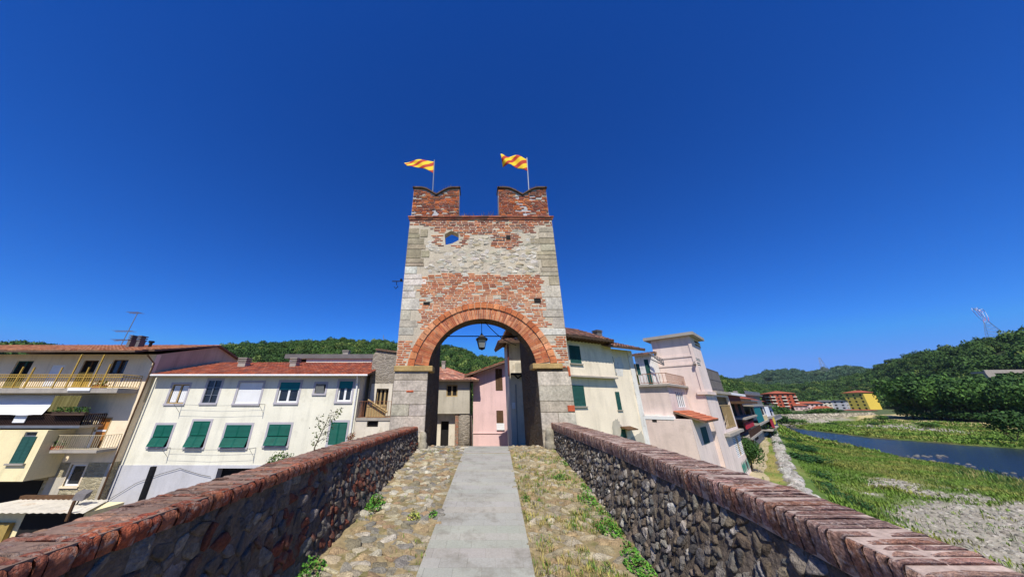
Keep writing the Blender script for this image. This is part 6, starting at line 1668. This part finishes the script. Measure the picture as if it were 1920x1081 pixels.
# ================================================================ TREES, SHRUBS, GRASS
def leafy(name, label, cat, loc, h, r, nq, q, cols, seed, trunk=.0, group=None, tallness=1.0, tr=.18):
    """a trunk with limbs and a crown of many leaf clumps"""
    root = empty(name, loc, 0, label, cat, group)
    rr = np.random.default_rng(seed); rs = random.Random(seed)
    V, val = crown_proto(nq, seed, 1.0, 1.0, q)
    ch = (h - trunk) / 2
    V = V * np.array([r, r, ch])[None, None, :] * .86 + np.array([0, 0, trunk + ch])[None, None, :]
    hgt = (V[:, 0, 2] - trunk) / max(.1, h - trunk)
    pick = rr.random(len(V))[:, None]
    C = (np.array(cols[0]) * (1 - pick) + np.array(cols[1]) * pick) * val[:, None]
    np_quads('crown', V, C, MAT['leaf'], root)
    mb = MB()
    if trunk > .3:
        mb.tube([(0, 0, -.3), (rs.uniform(-.1, .1), 0, trunk * .6), (rs.uniform(-.2, .2), rs.uniform(-.2, .2), trunk + ch)], tr, 7, S(92, 80, 64), tr * .45)
        for k in range(5):
            a = rs.uniform(0, 6.28); z = trunk * rs.uniform(.7, 1.1)
            mb.tube([(0, 0, z), (math.cos(a) * r * .3, math.sin(a) * r * .3, z + ch * .5), (math.cos(a) * r * .6, math.sin(a) * r * .6, z + ch * 1.0)], tr * .45, 5, S(92, 80, 64), tr * .12)
        mb.build('trunk', MAT['col'], root)
    else:
        for k in range(6):
            a = rs.uniform(0, 6.28); mb.tube([(0, 0, -.1), (math.cos(a) * r * .3, math.sin(a) * r * .3, h * .4), (math.cos(a) * r * .5, math.sin(a) * r * .5, h * .8)], .03 + r * .01, 5, S(92, 80, 64), .01)
        mb.build('stems', MAT['col'], root)
    return root
TG = [S(48, 82, 32), S(84, 118, 46)]
TD_ = [S(40, 70, 30), S(66, 98, 40)]
protos = []
spots = []
for row, (off, n) in enumerate(((4.5, 8), (11, 8), (19, 8), (29, 8), (40, 7))):
    A, B = np.array([172.5 + off, 88 + off * .35]), np.array([178 + off * .8, 128 + off * .45])
    for k in range(n):
        t = (k + .5 + random.uniform(-.3, .3)) / n; p = A * (1 - t) + B * t
        spots.append((p[0], p[1], (11.0 + 6.5 * min(1, t * 1.5)) * random.uniform(.9, 1.12) + off * .06))
TL = 'tall leafy green tree in the row along the far river bank'
for k in range(4): protos.append(leafy('bank_tree', TL, 'tree', (0, 0, TOWN), 15, 5.6, 1700, .085, TG if k % 2 else TD_, 300 + k, .35, 'trees along the far river bank'))
for i, (x, y, h) in enumerate(spots):
    o = protos[i] if i < 4 else copy_tree(protos[random.randrange(4)])
    o.location = (x, y, TOWN); o.rotation_euler.z = random.uniform(0, 6.28); k = h / 15; o.scale = (k * random.uniform(.9, 1.15), k * random.uniform(.9, 1.15), k)
for k in range(13):
    t = (k + .5) / 13; x, y = 172.5 * (1 - t) + 177.5 * t + 2.2, 90 * (1 - t) + 131 * t
    leafy('bank_undergrowth', 'bushy undergrowth at the foot of the far row of trees', 'bush', (x, y, TOWN - .1), random.uniform(3.5, 6), 3.4, 520, .12, TD_, 520 + k, group='bushes under the far row of trees')
leafy('bank_bush', 'big dark bush on the far bank at the right edge of the photo', 'bush', (atZ(1905, 826, -5.8)[0], atZ(1905, 826, -5.8)[1], -6.0), 7.0, 4.2, 1400, .08, TD_, 401)
SHR = [((1655, 788, -5), 3.0, 2.4, 'round shrub left of the far tree row above the sandy bank'), ((1560, 797, -6), 1.6, 2.2, 'low shrub on the far gravel bar'), ((1745, 801, -6), 2.2, 3.6, 'wide shrub between the far gravel bar and the tree row'), ((1640, 797, -6), 1.6, 2.0, 'low shrub near the river bend under the yellow block'),
       ((1480, 797, -6), 3.2, 3.6, 'shrub against the stone embankment below the red block'), ((1464, 796, -5.5), 4.0, 4.0, 'dark shrub at the corner of the concrete river wall'), ((1502, 795, -6), 2.6, 3.0, 'shrub right of the others below the stone embankment')]
for k, ((px_, py_, z), h, r, lab) in enumerate(SHR):
    p = atZ(px_, py_, z); leafy('river_shrub', lab, 'shrub', (p[0], p[1], z - .3), h, r, 700, .11, TD_ if k % 2 else TG, 420 + k, group='shrubs along the river')
for k, (X_, Y_, h, r) in enumerate([(150, 150, 3.5, 4), (163, 156, 2.5, 4), (176, 160, 4, 5), (190, 172, 3, 5), (205, 180, 4.5, 5), (158, 172, 5, 5), (178, 186, 6, 6), (222, 190, 4, 6), (140, 150, 3, 3.5), (200, 200, 5, 6)]):
    leafy('hedge_bush', 'bush in the line of greenery between the embankment wall and the far houses', 'bush', (X_, Y_, TOWN), h, r, 500, .13, TD_ if k % 2 else TG, 480 + k, group='bushes above the embankment wall')
NEAR = [((1412, 884, TOWN), 3.9, 1.5, 'dense leafy bush at the foot of the pink house beside the dirt path', TD_, 3200, .065), ((1418, 818, TOWN), 4.2, 2.6, 'garden tree below the balcony with red cloth', TG, 1600, .08), ((1436, 812, TOWN), 3.6, 2.6, 'garden shrub at the end of the riverside row', TD_, 1200, .09), ((1448, 818, TOWN), 1.9, 1.5, 'small round shrub at the head of the dirt path', TD_, 900, .09), ((1403, 836, TOWN), 2.8, 1.8, 'garden shrub under the teal blind', TG, 1200, .09)]
for k, ((px_, py_, z), h, r, lab, cols, nq, q) in enumerate(NEAR):
    p = atZ(px_, py_, z); leafy('garden_shrub', lab, 'shrub', (p[0], p[1], z), h, r, nq, q, cols, 440 + k, group='shrubs by the riverside houses')
FL = [((px_, py_, -6.0), h, r, 'dark green shrub in the river meadow beside the pale rock strip') for px_, py_, h, r in ((1496, 876, 2.2, 2.2), (1486, 852, 2.2, 2.6), (1520, 872, 1.7, 2.4), (1474, 834, 2.0, 2.8), (1512, 850, 1.5, 2.4), (1540, 930, 1.6, 1.7), (1572, 948, 1.4, 1.6), (1530, 905, 1.5, 1.8), (1604, 960, 1.0, 1.4))]
for k, ((px_, py_, z), h, r, lab) in enumerate(FL):
    p = atZ(px_, py_, z); leafy('meadow_shrub', lab, 'shrub', (p[0], p[1], z - .1), h, r, 1500, .07, [S(30, 66, 34), S(54, 92, 42)], 460 + k, group='shrubs in the river meadow')

def tufts(name, pts, hs, cols, blades=5, spread=.12, wid=.035, lean=.45, seed=5):
    """grass: each tuft a few bent blades"""
    r = np.random.default_rng(seed); n = len(pts) * blades
    P = np.repeat(np.array(pts), blades, 0); Hh = np.repeat(np.array(hs), blades) * r.uniform(.6, 1.15, n); C = np.repeat(np.array(cols), blades, 0) * r.uniform(.75, 1.25, (n, 1))
    sp = np.repeat(np.array(hs), blades) * spread / .3
    a = r.uniform(0, 6.28, n); b = r.uniform(0, 6.28, n)
    base = P + np.stack([np.cos(b) * sp * r.random(n), np.sin(b) * sp * r.random(n), np.zeros(n) - .01], 1)
    wv = np.stack([-np.sin(a), np.cos(a), np.zeros(n)], 1) * (wid * Hh / .3)[:, None]
    d = np.stack([np.cos(a), np.sin(a), np.zeros(n)], 1) * (Hh * lean * r.uniform(.2, 1.3, n))[:, None]
    tip = base + d + np.array([0, 0, 1.0]) * Hh[:, None]
    mid = base + d * .35 + np.array([0, 0, .62]) * Hh[:, None]
    V = np.stack([base - wv * .5, mid + wv * .6, tip, mid - wv * .6], 1)
    return tag(np_quads(name, V, C, MAT['leaf']), kind='stuff')
def scatter(n, x0, x1, y0, y1, ok):
    x = rng.uniform(x0, x1, n); y = rng.uniform(y0, y1, n); m = ok(x, y); return x[m], y[m]
GC = [np.array(S(122, 148, 58)), np.array(S(82, 118, 44)), np.array(S(158, 150, 80)), np.array(S(134, 152, 68))]
def gcol(x, y):
    a = fbm(x, y, 6, 21)[:, None]; b = sstep(.48, .7, fbm(x, y, 3.5, 31))[:, None]; c = GC[0] * a + GC[1] * (1 - a)
    return c * (1 - .6 * b) + GC[2] * .6 * b
def ok_meadow(x, y):
    z, sd, fd, dr = ground_z(x, y); g = gravel_mask(x, y)
    return (sd > 1.7) & (fd < -1) & (dr < -.2) & (rng.random(len(x)) > g * .90) & (np.arctan2(x, y) > .4)
x, y = scatter(60000, 24, 90, 4, 80, ok_meadow); z = ground_z(x, y)[0]; near = np.hypot(x, y)
tufts('meadow_grass', np.stack([x, y, z], 1), .16 + .34 * fbm(x, y, 4, 55) ** 1.5, gcol(x, y), 5, .2, .06, .5, 11)
x, y = scatter(30000, 70, 180, 30, 140, ok_meadow); z = ground_z(x, y)[0]
tufts('meadow_grass', np.stack([x, y, z], 1), .35 + .5 * fbm(x, y, 6, 56), gcol(x, y), 4, .3, .12, .6, 12)
x, y = scatter(9000, 14, 60, 12, 66, lambda x, y: (lambda sd: (sd < -.4) & (sd > -7))(ground_z(x, y)[1]) & (np.array([min(math.hypot(px - a, py - b) for a, b in [(27.5, 32.2), (31, 36), (34.6, 39.4), (42, 47), (49, 54), (24, 28), (56, 62)]) for px, py in zip(x, y)]) > 1.2)); z = ground_z(x, y)[0]
tufts('verge_grass', np.stack([x, y, z], 1), rng.uniform(.08, .22, len(x)), np.where(rng.random((len(x), 1)) < .5, GC[2] * .95, GC[0]), 4, .2, .06, .6, 13)
x, y = scatter(26000, 24, 92, 6, 90, lambda x, y: ok_meadow(x, y) & (fbm(x, y, 5.5, 97) > .56)); z = ground_z(x, y)[0]
pk = rng.random((len(x), 1)); WC = np.where(pk < .45, np.array(S(62, 98, 46)), np.where(pk < .75, np.array(S(104, 124, 56)), np.array(S(156, 146, 92))))
tufts('meadow_weeds', np.stack([x, y, z], 1), rng.uniform(.2, .6, len(x)) * sstep(.54, .75, fbm(x, y, 5.5, 97)) + .22, WC, 7, .35, .016, .5, 17)
# pale rocks of the bank protection
mb = MB()
def rock(mb, x, y, z, r, col):
    n = 7; vs = []
    for zz, k in ((-.5, 1.0), (.1, 1.05), (.55, .72), (.75, .25)):
        for i in range(n):
            a = i * 6.283 / n; q = r * k * random.uniform(.75, 1.2); vs.append((x + q * math.cos(a) * 1.2, y + q * math.sin(a), z + zz * r * random.uniform(.8, 1.2)))
    mb.add(vs, [(i * n + k, i * n + (k + 1) % n, (i + 1) * n + (k + 1) % n, (i + 1) * n + k) for i in range(3) for k in range(n)] + [tuple(range(3 * n, 4 * n))], col)
seg = [(18, 17), (24.1, 25.2), (26.8, 28.6), (33.5, 36.0), (44.9, 47.9), (62.8, 67.0), (78.4, 83.3)]
for (xa, ya), (xb, yb_) in zip(seg[:-1], seg[1:]):
    L = math.hypot(xb - xa, yb_ - ya); nx, ny = (yb_ - ya) / L, -(xb - xa) / L
    for k in range(int(L * 8)):
        t = random.random(); o_ = random.uniform(-.05, .8); x, y = xa + (xb - xa) * t + nx * o_, ya + (yb_ - ya) * t + ny * o_
        zz = ground_z(np.array([x]), np.array([y]))[0][0]
        rock(mb, x, y, zz, random.uniform(.14, .34), jit(random.choice([S(172, 168, 158), S(158, 153, 143), S(142, 138, 128), S(180, 176, 166)]), .1))
tag(mb.build('bank_rocks', MAT['rock']), kind='stuff')
# scattered stones of the gravel beds
mb = MB(); x, y = scatter(26000, 26, 75, 2, 50, lambda x, y: (gravel_mask(x, y) > .45) & (np.arctan2(x, y) > .5)); z = ground_z(x, y)[0]
for a, b, c in list(zip(x, y, z))[:2600]: rock(mb, a, b, c, random.choice([.06, .08, .1, .14]), jit(random.choice([S(166, 160, 146), S(150, 145, 133), S(134, 128, 116), S(176, 170, 156)]), .12))
tag(mb.build('river_stones', MAT['rock']), kind='stuff')

# weeds and grass in the joints of the deck
WG = [np.array(S(96, 132, 44)), np.array(S(72, 116, 36)), np.array(S(170, 156, 88)), np.array(S(130, 146, 60))]
P, Hh, C = [], [], []
for k in range(2600):
    y = random.uniform(3.4, 10.8) if random.random() < .8 else random.uniform(3.4, 6.5); t = random.random(); xr_ = lerpt(y, RBX)
    x = PRX(y) + .02 + (xr_ - PRX(y) - .04) * t
    g = fbm(np.array([x + 5]), np.array([y]), .55, 81)[0]
    if g < .47: continue
    P.append((x, y, zdeck(y) + .01)); Hh.append(random.uniform(.03, .10)); C.append(WG[2] if random.random() < .75 - .6 * t else WG[random.choice([0, 1, 3])])
for k in range(500):
    y = random.uniform(3.4, 10.8); x = random.uniform(lerpt(y, LBX), PLX(y)); g = fbm(np.array([x + 5]), np.array([y]), .5, 82)[0]
    if g < .62: continue
    P.append((x, y, zdeck(y) + .01)); Hh.append(random.uniform(.03, .08)); C.append(WG[random.choice([0, 2, 3])])
tufts('deck_grass', P, Hh, C, 6, .2, .03, .7, 21)
def weeds(x, y, rx, ry, n, s, label, cols=None, z=None, hh=.16):
    """one low clump of broad leaves"""
    root = empty('weed_clump', (x, y, zdeck(y) if z is None else z), 0, label, 'weeds', 'weeds on the bridge')
    V, C = [], []; cols = cols or [S(78, 130, 40), S(102, 150, 52), S(56, 104, 34)]
    for k in range(n):
        a = random.uniform(0, 6.28); q = math.sqrt(random.random()); p = np.array([math.cos(a) * q * rx, math.sin(a) * q * ry, random.uniform(.01, hh) * (1.15 - q)])
        nrm = np.array([random.gauss(0, .5), random.gauss(0, .5), 1.0]); nrm /= np.linalg.norm(nrm); u = np.cross(nrm, [math.cos(a), math.sin(a), .3]); u /= np.linalg.norm(u); v = np.cross(nrm, u); k_ = s * random.uniform(.6, 1.3)
        V.append([p - u * k_, p - v * k_ * .6, p + u * k_, p + v * k_ * .6]); C.append(jit(random.choice(cols), .2))
    np_quads('leaves', np.array(V), np.array(C), MAT['leaf'], root)
    st = MB()
    for k in range(10): a = random.uniform(0, 6.28); st.tube([(0, 0, 0), (math.cos(a) * rx * .4, math.sin(a) * ry * .4, hh * .6)], .004, 4, S(96, 120, 50))
    st.build('stems', MAT['col'], root)
rw = lambda y: lerpt(y, RBX)
weeds(rw(4.9) - .16, 4.9, .17, .38, 520, .022, 'largest bright green weed clump at the foot of the right parapet, nearest the camera')
weeds(rw(5.8) - .20, 5.8, .20, .30, 420, .022, 'broad leaved weed clump by the right parapet, second from the camera')
weeds(rw(6.9) - .22, 6.9, .18, .35, 340, .022, 'weed clump by the right parapet halfway to the tower')
weeds(rw(8.1) - .45, 8.1, .22, .16, 220, .020, 'small weed clump standing out from the right parapet near the tower')
weeds(PRX(6.9) + .12, 6.9, .10, .10, 110, .018, 'small green weed at the right edge of the paved path')
for yy, lab in ((5.35, 'narrow strip of weeds between the two nearest clumps at the right parapet'), (6.35, 'low weeds at the foot of the right parapet, before its halfway clump'), (7.5, 'low weeds at the foot of the right parapet, beyond its halfway clump'), (9.2, 'last weeds at the foot of the right parapet near the tower')):
    weeds(rw(yy) - .10, yy, .10, .34, 200, .018, lab, None, None, .10)
weeds(lerpt(6.6, LBX) + .14, 6.6, .16, .34, 420, .022, 'dark green grassy clump at the foot of the left parapet', None, None, .3)
weeds(lerpt(4.6, LBX) + .12, 4.6, .14, .45, 420, .024, 'shaded weed clump at the near foot of the left parapet', None, None, .25)
weeds(-1.05, 6.15, .13, .12, 160, .020, 'yellowish grass tuft among the cobbles left of the path', [S(190, 190, 96), S(150, 160, 70), S(120, 146, 60)], None, .16)
weeds(-.72, 6.25, .10, .10, 120, .020, 'green tuft touching the left edge of the path', None, None, .12)
# dry grass on the tower top
P, Hh, C = [], [], []
for k in range(420):
    if random.random() < .5: x = random.uniform(MER[0][1], MER[1][0]); z = 9.62; hh = random.uniform(.06, .28)
    else:
        m = random.choice(MER); x = random.uniform(m[0] + .15, m[1] - .1); xc = (m[0] + m[1]) / 2; t = min(1, abs(x - xc) / ((m[1] - m[0]) / 2) / .72); z = MZ1 - .42 * (1 - math.sin(t * math.pi / 2) ** 1.1) + .06; hh = random.uniform(.05, .2)
    P.append((x, TF + random.uniform(.02, .6), z)); Hh.append(hh); C.append(np.array(random.choice([S(176, 150, 104), S(150, 126, 90), S(128, 120, 78)])))
tufts('dry_grass', P, Hh, C, 5, .2, .02, .8, 31)
# sapling and climbing plant in front of the white house
sx, sy_ = atY(590, 838, 17.2)[0], 17.2
ztop = atY(612, 775, 17.2)[2]; zb_ = atY(583, 838, 17.2)[2]
sp = empty('sapling', (sx, sy_, TOWN), 0, 'slender sapling with sparse leaves in front of the white house', 'sapling')
mb = MB(); mb.tube([(0, 0, 0), (.0, 0, zb_ - TOWN), (.45, 0, ztop - TOWN - .3)], .05, 6, S(110, 100, 84), .015)
V, C = [], []
for k in range(15):
    t = .72 + .28 * k / 14; z = (ztop - TOWN) * t; x0 = .45 * max(0, (z - (zb_ - TOWN)) / (ztop - zb_)); a = random.uniform(0, 6.28); L = random.uniform(.3, .75); e = (x0 + math.cos(a) * L, math.sin(a) * L * .6, z + random.uniform(.1, .35))
    mb.tube([(x0, 0, z), e], .012, 4, S(110, 100, 84))
    for j in range(13):
        p = np.array(e) + rng.normal(size=3) * .13; n_ = rng.normal(size=3); n_ /= np.linalg.norm(n_); u = np.cross(n_, rng.normal(size=3)); u /= np.linalg.norm(u); v = np.cross(n_, u); k_ = random.uniform(.05, .085); V.append([p - u * k_, p - v * k_ * .5, p + u * k_, p + v * k_ * .5]); C.append(jit(random.choice([S(84, 96, 52), S(104, 112, 62), S(66, 80, 44)]), .2))
mb.build('trunk', MAT['col'], sp); np_quads('crown', np.array(V), np.array(C), MAT['leaf'], sp)
zt3 = atY(530, 838, 17.0)[2]
leafy('climbing_plant', 'dark leafy climber showing over the left parapet below the shutters', 'plant', (atY(528, 850, 17.0)[0], 17.0, TOWN), zt3 - TOWN, .75, 520, .09, [S(60, 84, 40), S(90, 112, 54)], 501, trunk=zt3 - TOWN - 1.3, tr=.05)
zt3 = atY(658, 806, 18.6)[2]
leafy('flowering_plant', 'small plant with a reddish flower beside the white downpipe', 'plant', (atY(659, 812, 18.6)[0], 18.6, TOWN), zt3 - TOWN, .3, 160, .14, [S(70, 96, 44), S(170, 70, 60)], 502, trunk=zt3 - TOWN - .7, tr=.04)

# ================================================================ AIR
hz = MB(); hz.box(-7600, 7600, -7600, 7600, -8.6, 270)
m, t, b = _new('haze_air'); t.nodes.remove(b)
pv = _n(t, 'ShaderNodeVolumePrincipled'); pv.inputs['Color'].default_value = (.66, .82, 1, 1); pv.inputs['Density'].default_value = .00004
t.links.new(pv.outputs[0], t.nodes['Material Output'].inputs['Volume'])
tag(hz.build('haze', m), kind='stuff')
